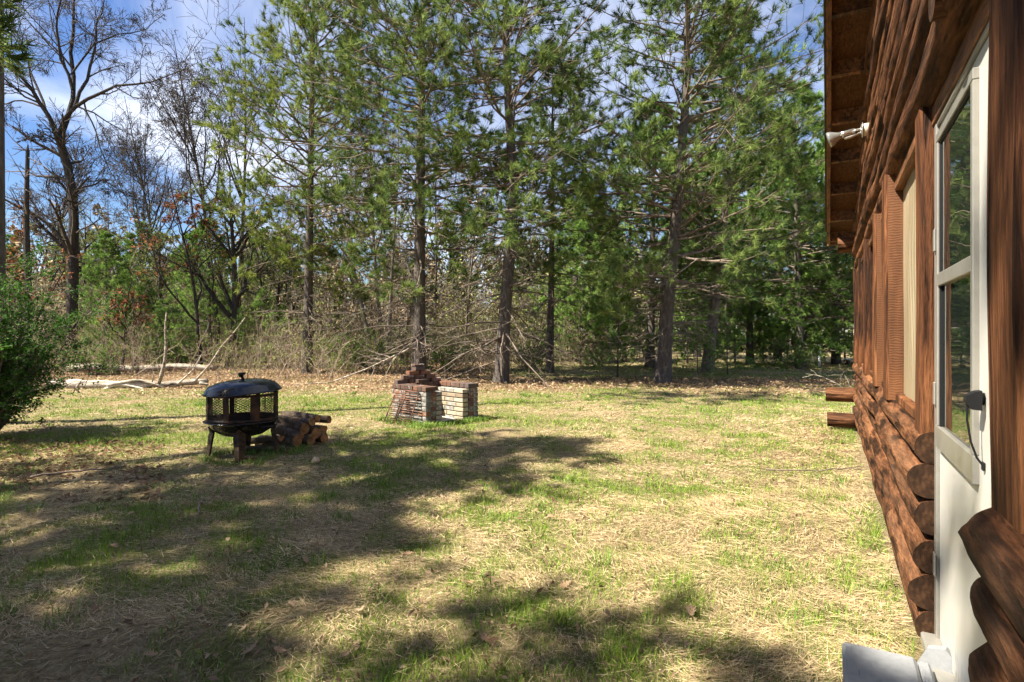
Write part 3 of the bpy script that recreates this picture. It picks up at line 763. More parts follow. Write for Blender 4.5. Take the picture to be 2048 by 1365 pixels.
for r, xs in enumerate(rows):
    for x in xs: brick('stack', .195, .095, .062, M_brickcap, x + .03, GL - .05 - .004 * r, zz - .005 + r * ST, random.uniform(-.04, .04))
brick('stack', .195, .095, .055, M_brickcap, .44, GL - .16, zz - .004, .1); brick('stack', .195, .095, .03, M_brickcap, .46, GL - .05, zz + 4 * ST - .018, .06)
mb = MB(); box(mb, .012, .195, .012, GL - .012, .0, GH); box(mb, GW - .195, GW - .012, .012, GL - .012, 0, GH); box(mb, .196, GW - .196, GL - .1, GL - .012, 0, GH)
mb.obj('mortar', M_mortar, grill)
mb = MB(); box(mb, .32, GW - .32, .12, GL - .12, 0, .035, .01); mb.obj('hearth_slab', M_mortar, grill)

def grate(name, w, h, bars, loc, lean, rz, label, bend=0):
    g = thing(name, label, 'grate', loc, (0, 0, rz), 'rusty cooking grates leaning on the brick barbecue')
    ca, sa = math.cos(lean), math.sin(lean)
    f = lambda x, z: (x, z * ca, z * sa)
    mb = MB()
    tubes(mb, [[f(-w / 2, 0), f(w / 2, 0)], [f(-w / 2, h), f(w / 2, h)], [f(-w / 2, 0), f(-w / 2, h)], [f(w / 2, 0), f(w / 2, h)]], np.full((4, 2), .009), 6, cap=True)
    mb.obj('frame', M_rustgrate, g)
    for i in range(bars):
        z = h * (i + 1) / (bars + 1); mb = MB(); tubes(mb, [[f(-w / 2, z), f(w / 2, z)]], [[.0065, .0065]], 6, cap=True); mb.obj('bar', M_rustgrate, g)
def gw(x, y, z): v = Matrix.Rotation(GROT, 4, 'Z') @ Vector((x, y, z)); return (v.x + GX0, v.y + GY0, v.z)
grate('cooking_grate', .38, .52, 15, gw(-.20, .33, .012), math.radians(70), GROT - math.pi / 2, 'rusty barred grate leaning against the left side of the barbecue')
grate('cooking_grate', .26, .46, 13, gw(-.26, .56, .012), math.radians(63), GROT - math.pi / 2 + .06, 'narrower rusty grate leaning behind the wider one at the barbecue')

# ------------------------------------------------------------------ growing things
def grow(P, R, c, s0, ang, ratio, N, wig, up, rng, rr=.55, flat=0.0, s1=1.0, tip=.35, angv=.25, lenfall=.5):
    """Children of the paths P (M,N0,3): c per parent, returned as paths and radii."""
    M, N0, _ = P.shape
    s = rng.uniform(s0, s1, (M, c)); fi = s * (N0 - 1); i0 = np.minimum(fi.astype(int), N0 - 2); w = (fi - i0)[..., None]
    m = np.arange(M)[:, None]
    pos = P[m, i0] * (1 - w) + P[m, i0 + 1] * w
    tan = unit(P[m, i0 + 1] - P[m, i0]); r0 = (R[m, i0] * (1 - w[..., 0]) + R[m, i0 + 1] * w[..., 0]) * rr
    Lp = np.linalg.norm(np.diff(P, axis=1), axis=-1).sum(1)[:, None]
    L = Lp * ratio * (1 - lenfall * s) * rng.uniform(.7, 1.25, (M, c))
    rv = rng.normal(size=(M, c, 3)); rv[..., 2] *= (1 - flat)
    per = unit(rv - (rv * tan).sum(-1, keepdims=True) * tan)
    an = (ang * (1 + angv * rng.normal(size=(M, c))))[..., None]
    d = unit(tan * np.cos(an) + per * np.sin(an)).reshape(-1, 3); pos = pos.reshape(-1, 3); L = L.reshape(-1); r0 = r0.reshape(-1)
    pts = [pos]; st = (L / (N - 1))[:, None]
    for j in range(N - 1):
        d = unit(d + wig * rng.normal(size=d.shape) + np.array([0, 0, up])); pts.append(pts[-1] + d * st)
    return np.stack(pts, 1), r0[:, None] * np.linspace(1, tip, N)[None]

def needles(mb, pos, d, K, ln, wd, spread, rng, cols, back=.12):
    M = len(pos)
    if M == 0: return
    dd = unit(d[:, None] + spread * rng.normal(size=(M, K, 3)) * .8)
    b = pos[:, None] - d[:, None] * rng.uniform(0, back, (M, K, 1))
    L = ln * rng.uniform(.65, 1.15, (M, K, 1))
    side = unit(np.cross(dd, rng.normal(size=(M, K, 3)))) * wd / 2
    V = np.stack([b - side, b + side, b + dd * L], 2).reshape(-1, 3)
    c = np.repeat(cols, K * 3, 0) * rng.uniform(.8, 1.2, (M, K, 1)).repeat(3, 1).reshape(-1, 1)
    mb.add(V, None, np.arange(M * K * 3).reshape(-1, 3), c, smooth=False)

def leaves(mb, pos, size, rng, cols, flat=.5, asp=.55):
    M = len(pos)
    n = rng.normal(size=(M, 3)); n[:, 2] = np.abs(n[:, 2]) + flat; n = unit(n)
    u = unit(np.cross(n, rng.normal(size=(M, 3)))); v = np.cross(n, u)
    s = (size * rng.uniform(.6, 1.3, M))[:, None]
    V = np.stack([pos - u * s * .5, pos + v * s * asp * .5 + n * s * .08, pos + u * s * .5, pos - v * s * asp * .5 + n * s * .08], 1).reshape(-1, 3)
    mb.add(V, np.arange(M * 4).reshape(-1, 4), None, np.repeat(cols, 4, 0), smooth=False)

def pal(rng, M, a, b, v=.15):
    t = rng.uniform(0, 1, (M, 1)) ** 1.2
    return (np.array(a) * (1 - t) + np.array(b) * t) * rng.uniform(1 - v, 1 + v, (M, 1))

def trunk_path(H, ctrl, N=16):
    """ctrl: list of (height, dx, dy) offsets."""
    z = np.linspace(0, H, N); c = np.array(ctrl, float)
    return np.stack([np.interp(z, c[:, 0], c[:, 1]), np.interp(z, c[:, 0], c[:, 2]), z], -1)

GREEN_A, GREEN_B = (.036, .078, .020), (.25, .325, .085)
def pine(seed, H, r, ctrl, live0, Lmax, wh=.42, nb=5, K=34, ln=.22, wd=.0150, ga=GREEN_A, gb=GREEN_B, dead0=.7, deadL=1.9, sub=9, tw=2, elev=(-8, 40), lstart=0.0, top_pow=.75, droop=0.0, spread=.72, trunk_sides=12):
    rng = np.random.default_rng(seed)
    tp = trunk_path(H, ctrl); tr = r * (1 - tp[:, 2] / H * .93); tr[0] *= 1.2
    tmb = MB(); tubes(tmb, tp, tr, trunk_sides)
    br = MB(); cr = MB(); db = MB()
    zs = []; z = dead0
    while z < H - .25: zs.append(z); z += wh * rng.uniform(.7, 1.3) * (.62 if z < live0 else 1)
    st, az, el, L, dead, up = [], [], [], [], [], []
    for z in zs:
        for q in range(int(rng.integers(nb - 2, nb + 1))):
            zz_ = z + rng.uniform(-.12, .12); t = np.clip((zz_ - live0) / max(.1, H - live0), -1, 1)
            dl = zz_ < live0 + rng.normal() * .5
            if dl:
                if rng.random() < .12: continue
                l = deadL * rng.uniform(.25, 1.0); e = rng.uniform(-18, 12)
            else:
                tt = max(0, t); l = Lmax * (1 - tt) ** top_pow * min(1, .55 + tt * 2.2) * rng.uniform(.6, 1.1) + .25
                e = elev[0] + (elev[1] - elev[0]) * tt + rng.normal() * 8
            st.append([np.interp(zz_, tp[:, 2], tp[:, 0]), np.interp(zz_, tp[:, 2], tp[:, 1]), zz_]); az.append(rng.uniform(0, 2 * np.pi)); el.append(math.radians(e)); L.append(l); dead.append(dl); up.append(-.03 if dl else .035 - droop)
    st, az, el, L, dead, up = map(np.array, (st, az, el, L, dead, up))
    d = np.stack([np.cos(az) * np.cos(el), np.sin(az) * np.cos(el), np.sin(el)], -1); N = 7; pts = [st]
    for j in range(N - 1):
        d = unit(d + rng.normal(size=d.shape) * .085 + up[:, None] * np.array([[0, 0, 1.]])); pts.append(pts[-1] + d * (L / (N - 1))[:, None])
    P = np.stack(pts, 1); rb = np.clip(.006 + .0095 * L, .007, .05) * (.8 + .4 * rng.random(len(L))); R = rb[:, None] * np.linspace(1, .25, N)[None]
    R[dead] *= 1.0
    tubes(br, P[~dead], R[~dead], 5)
    if dead.any():
        tubes(db, P[dead], R[dead], 5)
        D, DR = grow(P[dead], R[dead], 5, .25, .9, .38, 4, .16, -.03, rng, .6)
        tubes(db, D, np.maximum(DR, .005), 3)
        D2, DR2 = grow(D, DR, 2, .3, .8, .5, 3, .15, -.02, rng, .7); tubes(db, D2[:, [0, 2]], np.maximum(DR2[:, [0, 2]], .004), 3)
    lv = ~dead
    S, SR = grow(P[lv], R[lv], sub, .30, .85, .42, 5, .10, .07 - droop, rng, .6, flat=.6)
    tubes(br, S, np.maximum(SR, .004), 3)
    W, WR = grow(S, SR, tw, .45, .75, .55, 3, .10, .10 - droop, rng, .7, flat=.3)
    tubes(br, W[:, [0, 2]], np.maximum(WR[:, [0, 2]], .004), 3)
    for A, off in ((W, 0), (S, 0), (P[lv], 0)):
        tip = A[:, -1]; dd = unit(A[:, -1] - A[:, -2]); needles(cr, tip, unit(dd + np.array([0, 0, .12])), K, ln, wd, spread, rng, pal(rng, len(tip), ga, gb))
    keep = rng.random(len(S)) < .2
    A = S[keep]; mid = A[:, 3] ; dd = unit(A[:, 4] - A[:, 3]); needles(cr, mid, dd, K // 2, ln, wd, spread, rng, pal(rng, len(mid), ga, gb))
    return tmb, br, cr, db
def pine_thing(name, label, loc, args, group=None, rz=0, bark=None, bname='branches'):
    t = thing(name, label, 'pine tree' if 'pine' in name else 'tree', loc, (0, 0, rz), group)
    tm, br, cr, db = pine(**args)
    tk = tm.obj('trunk', bark or M_pinebark, t); tag(br.obj(bname, M_twig, t), kind='stuff')
    if db.n: tag(db.obj('dead_branches', M_deadtwig, t), kind='stuff')
    tag(cr.obj('crown', M_needle, t), kind='stuff')
    return t
def copy_to(src, label, loc, rz, sc, group=None):
    c = copy_tree(src); c.location = loc; c.rotation_euler = (0, 0, rz); c.scale = (sc, sc, sc); c['label'] = label
    if group: c['group'] = group
    return c

def ctrl_px(z, base, pts):
    """Trunk course from photograph points (px, py) at distance z."""
    b = gx(base, z); c = [(0, 0, 0)] + [(gh(py, z), gx(px, z) - b, 0) for px, py in pts]
    return c + [(c[-1][0] + 8, c[-1][1] + .1, .2)]
GP = 'tall pines along the edge of the lawn'
p4 = pine_thing('pine_tree', 'tall straight pine directly behind the brick barbecue', (gx(838, 17.5), 17.5, 0), dict(seed=21, H=18, top_pow=.55, nb=6, sub=10, r=.21, ctrl=ctrl_px(17.5, 838, [(840, 400), (846, 0)]), live0=3.7, Lmax=4.5, deadL=2.6), GP)
p5 = pine_thing('pine_tree', 'bending forked pine right of the brick barbecue', (gx(1002, 16.2), 16.2, 0), dict(seed=22, H=17, top_pow=.55, nb=6, sub=10, r=.20, ctrl=ctrl_px(16.2, 1002, [(1010, 620), (1030, 380), (1018, 250), (1010, 0)]), live0=4.2, Lmax=4.0, deadL=2.8), GP)
p7 = pine_thing('pine_tree', 'thick leaning pine standing beyond the sunny lawn, nearest to the cabin', (gx(1325, 16.0), 16.0, 0), dict(seed=23, H=14.5, top_pow=.6, r=.225, ctrl=ctrl_px(16.0, 1325, [(1335, 600), (1352, 440), (1372, 200), (1376, 0)]), live0=2.8, Lmax=4.6, nb=7, sub=10, deadL=2.2, wh=.40), GP)
p3 = pine_thing('pine_tree', 'slim pine between the fire pit and the barbecue', (gx(614, 20), 20, 0), dict(seed=24, H=17, top_pow=.6, nb=6, r=.18, ctrl=ctrl_px(20, 614, [(620, 400), (628, 0)]), live0=3.4, Lmax=3.8, deadL=2.2, ga=(.05, .09, .016), gb=(.29, .34, .07)), GP)
p8 = pine_thing('pine_tree', 'pale-barked pine just behind and right of the thick leaning pine', (gx(1414, 20.5), 20.5, 0), dict(seed=25, H=13, r=.21, ctrl=ctrl_px(20.5, 1414, [(1435, 560), (1452, 400), (1462, 200)]), live0=3.2, Lmax=3.8, deadL=2.2), GP, bark=M_greybark)
p6 = pine_thing('pine_tree', 'thin pine trunk between the forked pine and the leaning pine', (gx(1100, 20), 20, 0), dict(seed=26, H=11.5, r=.14, ctrl=ctrl_px(20, 1100, [(1104, 450), (1106, 100)]), live0=4.0, Lmax=2.9, deadL=2.2, sub=6), GP)
# trees just out of view to the left, which shade the grass
pine_thing('pine_tree', 'dark pine trunk cut by the left edge of the picture', (-7.84, 8.6, 0), dict(seed=27, H=18, r=.16, ctrl=[(0, 0, 0), (18, .05, 0)], live0=14.5, Lmax=2.0, dead0=14, K=22, wd=.016, sub=7), 'pines beside the lawn, left of the picture')
GS = 'pines beside the lawn, outside the picture'
ps = pine_thing('pine_tree', 'pine out of view left of the shaded grass, nearest the fire pit', (-8.8, 2.9, 0), dict(seed=28, H=10.4, r=.16, ctrl=[(0, 0, 0), (10.4, .05, 0)], live0=4.8, Lmax=2.6, dead0=4.5, K=22, wd=.018, sub=8, wh=.36, nb=6), GS)
for lb, x, y, rz, q in (('pine out of view left of the middle of the shaded grass', -8.8, 1.2, 1.1, 1.0), ('pine out of view left of the nearest shaded grass', -8.7, -.5, 2.3, 1.0), ('pine out of view far left behind the other shade pines', -11.6, .8, 4.0, 1.0), ('slim pine out of view whose top shades the grass before the barbecue', -6.0, 4.6, 2.0, .88),
                        ('short pine out of view whose top shades the grass before the step', -8.3, -.6, .4, .9), ('tallest pine out of view left, shading the near cabin post', -5.95, -1.5, 5.1, 1.11)):
    copy_to(ps, lb, (x, y, 0), rz, q, GS)
# soft-needled pines behind, dense to the ground on the right
WA, WB_ = (.05, .115, .022), (.28, .42, .09)
wp_args = dict(H=11, r=.2, ctrl=[(0, 0, 0), (11, .2, 0)], live0=1.2, Lmax=3.7, wh=.42, nb=6, K=17, ln=.23, wd=.025, ga=WA, gb=WB_, dead0=.6, deadL=1.8, sub=8, tw=3, elev=(-8, 35), droop=.02)
wpA = pine_thing('pine_tree', 'dense dark green pine behind the leaning pine, low branches sweeping the ground', (gx(1300, 23.5), 23.5, 0), dict(wp_args, seed=31), 'soft green pines behind the lawn')
wpB = pine_thing('pine_tree', 'bushy green pine at the roof end of the cabin, tallest of the far right', (gx(1600, 24), 24, 0), dict(wp_args, seed=32, H=12.0, ctrl=[(0, 0, 0), (12.0, -.2, .1)]), 'soft green pines behind the lawn')
GW_ = 'soft green pines behind the lawn'
for src, lb, px, y, rz, s in (
    (wpA, 'green pine partly behind the cabin roof corner', 1672, 26, 2.0, .95),
    (wpB, 'green pine filling the gap left of the tallest right-hand pine', 1500, 26, 1.2, .85),
    (wpA, 'shadowy green pine between the thin trunk and the leaning pine', 1190, 28, 3.3, .8),
    (wpB, 'dark green pine far behind the bare oak on the left', 285, 33, .7, .66),
    (wpA, 'dark green pine behind the upright dead branch of the fallen log', 385, 29, 5.0, .6),
    (wpB, 'half-hidden green pine left of the slim pine', 520, 33, 4.1, .62),
    (wpA, 'green pine beyond the right edge of the lawn, below the cabin eave', 1740, 23, 4.4, .9),
    (wpB, 'pale green pine behind the forked pine', 1045, 36, 2.6, .62),
    (wpA, 'hazy green pine behind the snag at the far left', 20, 36, 1.6, .7),
    (wpB, 'dark pine behind the pale-barked pine', 1420, 31, 5.5, .95),
    (wpA, 'deep green pine right of the thin trunk', 1150, 30, 5.9, .85),
    (wpA, 'soft green pine behind the budding tree', 420, 27, 2.9, .62),
    (wpB, 'soft green pine right of the gnarled oak trunk', 215, 27, .2, .52),
    (wpA, 'soft green pine between slim pine and grey stem clump', 660, 38, 1.1, .6),
    (wpA, 'green pine well behind the leaning pine on its right', 1395, 34, 1.9, 1.05),
    (wpB, 'green pine behind the young pine near the far pipe', 1555, 29, 3.9, 1.0)):
    copy_to(src, lb, (gx(px, y), y, 0), rz, s, GW_)
sp_args = dict(H=2.6, r=.035, ctrl=[(0, 0, 0), (2.6, .05, 0)], live0=.2, Lmax=1.25, wh=.28, nb=5, K=22, ln=.14, wd=.011, ga=WA, gb=WB_, dead0=.2, deadL=.4, sub=6, tw=2, elev=(0, 40), trunk_sides=6)
sp = pine_thing('pine_sapling', 'low bushy pine sapling left of the thick leaning pine', (gx(1235, 18), 18, 0), dict(sp_args, seed=41), 'young pines under the big trees')
for lb, px, y, rz, s in (('low pine sapling right of the thick leaning pine', 1395, 17.6, 1.0, .62), ('scrubby pine sapling in the shade below the pale-barked pine', 1455, 19, 2.2, .72), ('young green pine left of the slim pine', 530, 23, 3.0, 1.15), ('small pine sapling behind the fallen log', 270, 22, 4.0, 1.4), ('young pine beside the far white pipe', 1560, 24, 5.0, .8), ('young pine under the tallest right-hand pine', 1610, 27, .6, 1.3), ('young pine behind the pale-barked pine', 1470, 27.5, 1.7, 1.4), ('young pine beneath the cabin eave far off', 1690, 28, 2.7, 1.4), ('young pine seen past the leaning pine trunk', 1375, 27, 3.7, 1.3), ('young pine in the gap right of the thin trunk', 1160, 26, 4.7, 1.2), ('young pine at the far end of the shaded lawn', 1525, 29.5, 5.6, 1.5)):
    copy_to(sp, lb, (gx(px, y), y, 0), rz, s, 'young pines under the big trees')

# ---- bare trees
def to3(px, py, y, dy=0): return (gx(px, y + dy), y + dy, gh(py, y + dy))
def resample(p, N):
    p = np.array(p, float); s = np.concatenate([[0], np.cumsum(np.linalg.norm(np.diff(p, axis=0), axis=1))])
    t = np.linspace(0, s[-1], N * 4); q = np.stack([np.interp(t, s, p[:, i]) for i in range(3)], -1)
    for _ in range(3): q[1:-1] = (q[:-2] + 2 * q[1:-1] + q[2:]) / 4
    t2 = np.linspace(0, len(q) - 1, N); return np.stack([np.interp(t2, np.arange(len(q)), q[:, i]) for i in range(3)], -1)
def bare_tree(name, label, base, trunk, tr, limbs, seed, bark, counts=(7, 6, 5), ratios=(.5, .5, .5), ups=(.05, .04, .03), leaf=None, group=None, rmin=.004, twig_ang=.75):
    """trunk: points, tr: (r0, r1); limbs: list of (points, r0, r1); all in world coordinates."""
    rng = np.random.default_rng(seed); b = np.array(base)
    t = thing(name, label, 'tree', base, (0, 0, 0), group)
    mb = MB(); T = resample(trunk, 14) - b; tubes(mb, T, np.linspace(tr[0], tr[1], 14) * np.concatenate([[1.35, 1.1], np.ones(12)]), 10)
    mb.obj('trunk', bark, t)
    mb = MB(); N = 10; LP, LR = [T[[int(i) for i in np.linspace(4, 13, N)]]], [np.linspace(tr[0] * .8, tr[1], N)]
    for pts, r0, r1 in limbs:
        p = resample(pts, N) - b; p[1:] += rng.normal(size=(N - 1, 3)) * .03; LP.append(p); LR.append(np.linspace(r0, r1, N))
    LP, LR = np.array(LP), np.array(LR); tubes(mb, LP[1:], LR[1:], 7)
    mb.obj('limbs', bark, t)
    mb = MB(); A, R = LP, LR
    lf = MB()
    for lv, c in enumerate(counts):
        A, R = grow(A, R, c, .18, twig_ang, ratios[lv], (6, 4, 3, 2)[lv], .16, ups[lv], rng, .55, lenfall=.45)
        R = np.maximum(R, rmin); tubes(mb, A if lv < 2 else A[:, [0, -1]], R if lv < 2 else R[:, [0, -1]], 4 if lv == 0 else 3)
    tag(mb.obj('twigs', M_oaktwig if bark is not M_greybark else M_greybark, t), kind='stuff')
    if leaf:
        n, size, ca, cb, flat = leaf
        idx = rng.integers(0, len(A), n); w = rng.uniform(.2, 1, (n, 1)); pos = A[idx, 0] * (1 - w) + A[idx, -1] * w + rng.normal(size=(n, 3)) * .05
        leaves(lf, pos, size, rng, pal(rng, n, ca, cb, .2), flat); tag(lf.obj('leaves', M_foliage if ca[1] > ca[0] else M_dryleaf, t), kind='stuff')
    return t
OY = 22.0
def L(pts, r0, r1, dy): return ([to3(px, py, OY, dy * i / max(1, len(pts) - 1)) for i, (px, py) in enumerate(pts)], r0, r1)
bare_tree('oak_tree', 'big gnarled bare oak with spreading limbs on the left', (gx(142, OY), OY, 0),
    [to3(140, 738, OY), to3(146, 560, OY), to3(148, 420, OY), to3(140, 350, OY), to3(126, 300, OY), to3(112, 262, OY)], (.21, .13),
    [L([(118, 285), (140, 230), (148, 170), (142, 90), (150, -20), (165, -120)], 0.102, 0.021, 1.0),
     L([(112, 262), (92, 225), (60, 170), (30, 140), (-40, 120), (-110, 80)], 0.088, 0.017, -1.2),
     L([(118, 268), (128, 230), (158, 212), (190, 190), (235, 170), (300, 165), (370, 135)], 0.082, 0.014, -1.5),
     L([(150, 215), (172, 170), (190, 100), (196, 40), (215, -30)], 0.068, 0.014, .8),
     L([(145, 180), (120, 110), (112, 50), (125, -30), (120, -100)], 0.061, 0.014, -.8),
     L([(95, 235), (85, 190), (62, 140), (40, 80), (22, 30), (10, -40)], 0.054, 0.010, 1.4),
     L([(150, 380), (200, 365), (235, 358), (255, 400), (262, 440)], 0.034, 0.008, -.5),
     L([(168, 205), (185, 245), (200, 300), (225, 345), (240, 380)], 0.034, 0.008, .3),
     L([(142, 150), (175, 100), (220, 75), (290, 60), (330, 30)], 0.041, 0.010, 1.0),
     L([(85, 215), (40, 200), (0, 205), (-50, 190)], 0.041, 0.010, .6),
     L([(118, 290), (85, 272), (50, 275)], 0.027, 0.007, -.6), L([(148, 410), (110, 450), (60, 430), (20, 440)], 0.031, 0.008, -.6)], 51, M_oakbark,
    counts=(11, 9, 8), ratios=(.44, .5, .55), ups=(.02, .0, -.02), rmin=.0065)
def thin_tree(name, label, px, y, H, r, seed, bark=M_greybark, lean=0.0, leaf=None, group=None, counts=(6, 5, 4), n=7, top_up=.12, name_label=None):
    rng = np.random.default_rng(seed); b = (gx(px, y), y, 0); tp = [(b[0] + lean * s + .12 * math.sin(s * 5 + seed), b[1] + .1 * math.sin(s * 4), H * s) for s in np.linspace(0, 1, 8)]
    limbs = []
    for q in range(n):
        s = rng.uniform(.22, .85); p = np.array([np.interp(s, np.linspace(0, 1, 8), [t[i] for t in tp]) for i in range(3)]); a = rng.uniform(0, 6.28); l = H * (1 - s) * rng.uniform(.45, .8)
        pts = [p]; d = unit(np.array([math.cos(a) * .75, math.sin(a) * .75, .8]))
        for j in range(4): d = unit(d + np.array([0, 0, top_up]) + rng.normal(size=3) * .12); pts.append(pts[-1] + d * l / 4)
        limbs.append((pts, r * (1 - s) * .65 + .01, .008))
    return bare_tree(name, label, b, tp, (r, .012), limbs, seed, bark, counts, (.45, .5, .5), (.06, .04, .02), leaf, group, .008)
G2 = 'bare spring trees behind the lawn'
YG = (1500, .055, (.12, .15, .03), (.26, .27, .08), .3)
t1 = thin_tree('bare_tree', 'slender leafless tree with upright crown left of the slim pine', 478, 29, 17.5, .13, 61, M_oakbark, .3, (500, .06, (.2, .2, .08), (.3, .3, .12), .3), G2, (8, 7, 5), 9)
t2 = thin_tree('bare_tree', 'tall bare tree leaning left behind the fire pit', 445, 27, 15.5, .13, 62, M_oakbark, -2.2, None, G2, (9, 7, 5), 11)
t3 = thin_tree('budding_tree', 'tree with yellow-green buds behind the fire pit', 462, 24, 8.5, .19, 63, M_oakbark, .1, (9000, .07, (.12, .15, .035), (.24, .26, .075), .4), G2, (7, 6, 4), 11)
mt = [thin_tree('bare_tree', lb, px, y, H, r, sd_, M_greybark, ln, None, G2, (6, 5, 4), 6) for lb, px, y, H, r, sd_, ln in (
    ('leftmost grey stem of the bare clump left of the barbecue pine', 742, 27, 12.5, .11, 71, -2.2), ('middle grey stem of the bare clump left of the barbecue pine', 768, 27.4, 13, .11, 72, -.9),
    ('rightmost straight grey stem of the bare clump left of the barbecue pine', 782, 27, 13, .10, 73, .3), ('thin bare tree leaning right just left of the barbecue pine', 806, 28, 11, .09, 74, 1.8))]
for src, lb, px, y, rz, s in ((mt[0], 'thin bare tree behind the gap between barbecue and forked pine', 930, 31, 2.1, .8), (mt[1], 'faint bare tree left of the grey stem clump', 680, 33, 3.2, .85), (mt[2], 'distant bare tree right of the forked pine', 1060, 33, 1.3, .8),
                              (mt[3], 'bare tree behind the green sapling near the leaning pine', 1250, 34, 4.2, .85), (mt[1], 'bare tree far left behind the gnarled oak', 215, 34, 5.2, .75), (t2, 'bare brown tree between oak and slender tree', 340, 33, .5, .95), (t1, 'tall bare tree right of the gnarled oak, further back', 290, 35, 2.2, .85), (t2, 'bare spreading tree at the far left behind the snag', 80, 34, 3.5, .9), (mt[2], 'bare tree behind the slim pine', 590, 35, 2.9, .9), (t1, 'bare tree behind the barbecue pine', 870, 36, 4.9, .75)):
    copy_to(src, lb, (gx(px, y), y, 0), rz, s, G2)
for lb, px, y, rz, s in (('yellow-green budding tree far behind the fallen log', 320, 30, 1.4, .9), ('yellow-green budding tree left of the slim pine', 560, 29, 2.8, .8), ('yellow-green budding tree behind the gnarled oak', 170, 31, 4.1, .95), ('yellow-green budding tree behind the bare clump', 800, 35, 5.3, .9), ('yellow-green budding tree right of the forked pine', 1080, 34, .3, .95)):
    copy_to(t3, lb, (gx(px, y), y, 0), rz, s, G2)
# oaks that kept their brown leaves
BL = (1500, .13, (.20, .075, .03), (.34, .15, .065), .2)
thin_tree('young_oak', 'young oak with clinging russet leaves beside the budding tree', 405, 22.5, 7.6, .08, 81, M_oakbark, -1.2, (900, .13) + BL[2:], 'young oaks with brown leaves', (5, 4, 3), 7)
thin_tree('young_oak', 'young oak with clinging russet leaves at the far left edge', 45, 19, 5.2, .07, 82, M_oakbark, .2, (900, .12) + BL[2:], 'young oaks with brown leaves', (5, 4, 3), 7)
thin_tree('young_oak', 'small oak with a few russet leaves right of the gnarled oak', 235, 21, 3.4, .05, 83, M_oakbark, .6, (420, .12) + BL[2:], 'young oaks with brown leaves', (5, 4, 3), 6)
# dead snag
sy = 18.5; sn = thing('dead_snag', 'broken dead trunk with a pointed top left of the oak', 'dead tree', (gx(54, sy), sy, 0))
mb = MB(); tubes(mb, resample([(0, 0, 0), (.05, 0, 2.5), (-.03, 0, 5.2), (.02, 0, 7.35)], 12), np.linspace(.13, .055, 12), 9); tubes(mb, [[(.02, 0, 7.3), (.03, 0, 7.55)]], [[.055, .012]], 6); mb.obj('trunk', M_oakbark, sn)
mb = MB(); rng = np.random.default_rng(5); P = resample([(0, 0, 0), (0, 0, 7.3)], 10)[None]; A, R = grow(P, np.full((1, 10), .08), 26, .12, 1.4, .18, 5, .1, -.03, rng, .25, lenfall=.2); tubes(mb, A, R, 4); A, R = grow(A, R, 4, .2, .8, .5, 3, .1, -.02, rng); tubes(mb, A, np.maximum(R, .004), 3)
tag(mb.obj('broken_branches', M_twig, sn), kind='stuff')

# ---- shrubs
def shrub(name, label, loc, seed, H, W, stems, nleaf, size, ca, cb, group=None, mat=None, spread=.55, rz=0, counts=(6, 4)):
    rng = np.random.default_rng(seed); t = thing(name, label, 'shrub', loc, (0, 0, rz), group)
    a = rng.uniform(0, 6.28, stems); low = rng.random(stems) < .3; d = np.stack([np.cos(a) * spread, np.sin(a) * spread, np.full(stems, 1.0)], -1) * rng.uniform(.5, 1.1, (stems, 1)); d[:, :2] *= W / H * 2; d[low, 2] *= .35; st = np.stack([np.cos(a) * .08, np.sin(a) * .08, np.zeros(stems)], -1) * rng.uniform(0, 1.6, (stems, 1))
    pts = [st]; LL = H * rng.uniform(.5, 1.05, (stems, 1)); d = unit(d)
    for j in range(5): d = unit(d + rng.normal(size=d.shape) * .12 + np.array([0, 0, .02])); pts.append(pts[-1] + d * LL / 5)
    P = np.stack(pts, 1); R = np.repeat(np.linspace(.012, .004, 6)[None], stems, 0) * (H / 1.8) ** .5
    mb = MB(); tubes(mb, P, R, 4); A, Ra = P, R
    for lv, c in enumerate(counts):
        A, Ra = grow(A, Ra, c, .15, .75, .45, 4, .15, .03, rng, .6); tubes(mb, A, np.maximum(Ra, .0025), 3)
    tag(mb.obj('stems', M_twig, t), kind='stuff')
    if nleaf:
        mb = MB(); i = rng.integers(0, len(A), nleaf); w = rng.uniform(.0, 1, (nleaf, 1)); pos = A[i, 0] * (1 - w) + A[i, -1] * w + rng.normal(size=(nleaf, 3)) * .025
        pos[:, 2] = np.maximum(pos[:, 2], .03)
        leaves(mb, pos, size, rng, pal(rng, nleaf, ca, cb, .25), .3); tag(mb.obj('leaves', mat or M_foliage, t), kind='stuff')
    return t
shrub('leafy_shrub', 'dense dark green leafy shrub at the left edge of the lawn', (gx(-30, 7.4), 7.4, 0), 91, 2.2, .42, 80, 44000, .042, (.018, .068, .008), (.09, .205, .026), None, None, .55, 0, (8, 5))
sb = shrub('budding_shrub', 'bright green budding shrub left of the barbecue pine', (gx(745, 20.5), 20.5, 0), 92, 1.9, 1.2, 26, 6000, .06, (.09, .18, .03), (.20, .30, .06), 'budding shrubs under the trees')
for lb, px, y, rz, s in (('bright green budding shrub just right of the barbecue pine', 900, 21, 1.0, .9), ('low green shrub between slim pine and barbecue pine', 690, 22, 2.0, .75), ('green shrub behind the fallen log', 345, 23, 3.0, 1.1), ('green shrub at the foot of the gnarled oak', 190, 19, 4.0, .7), ('tangled green shrub behind the forked pine', 1060, 22, 5.0, .8), ('yellow-green shrub near the far right white pipe', 1600, 22.5, .5, .75)):
    copy_to(sb, lb, (gx(px, y), y, 0), rz, s, 'budding shrubs under the trees')

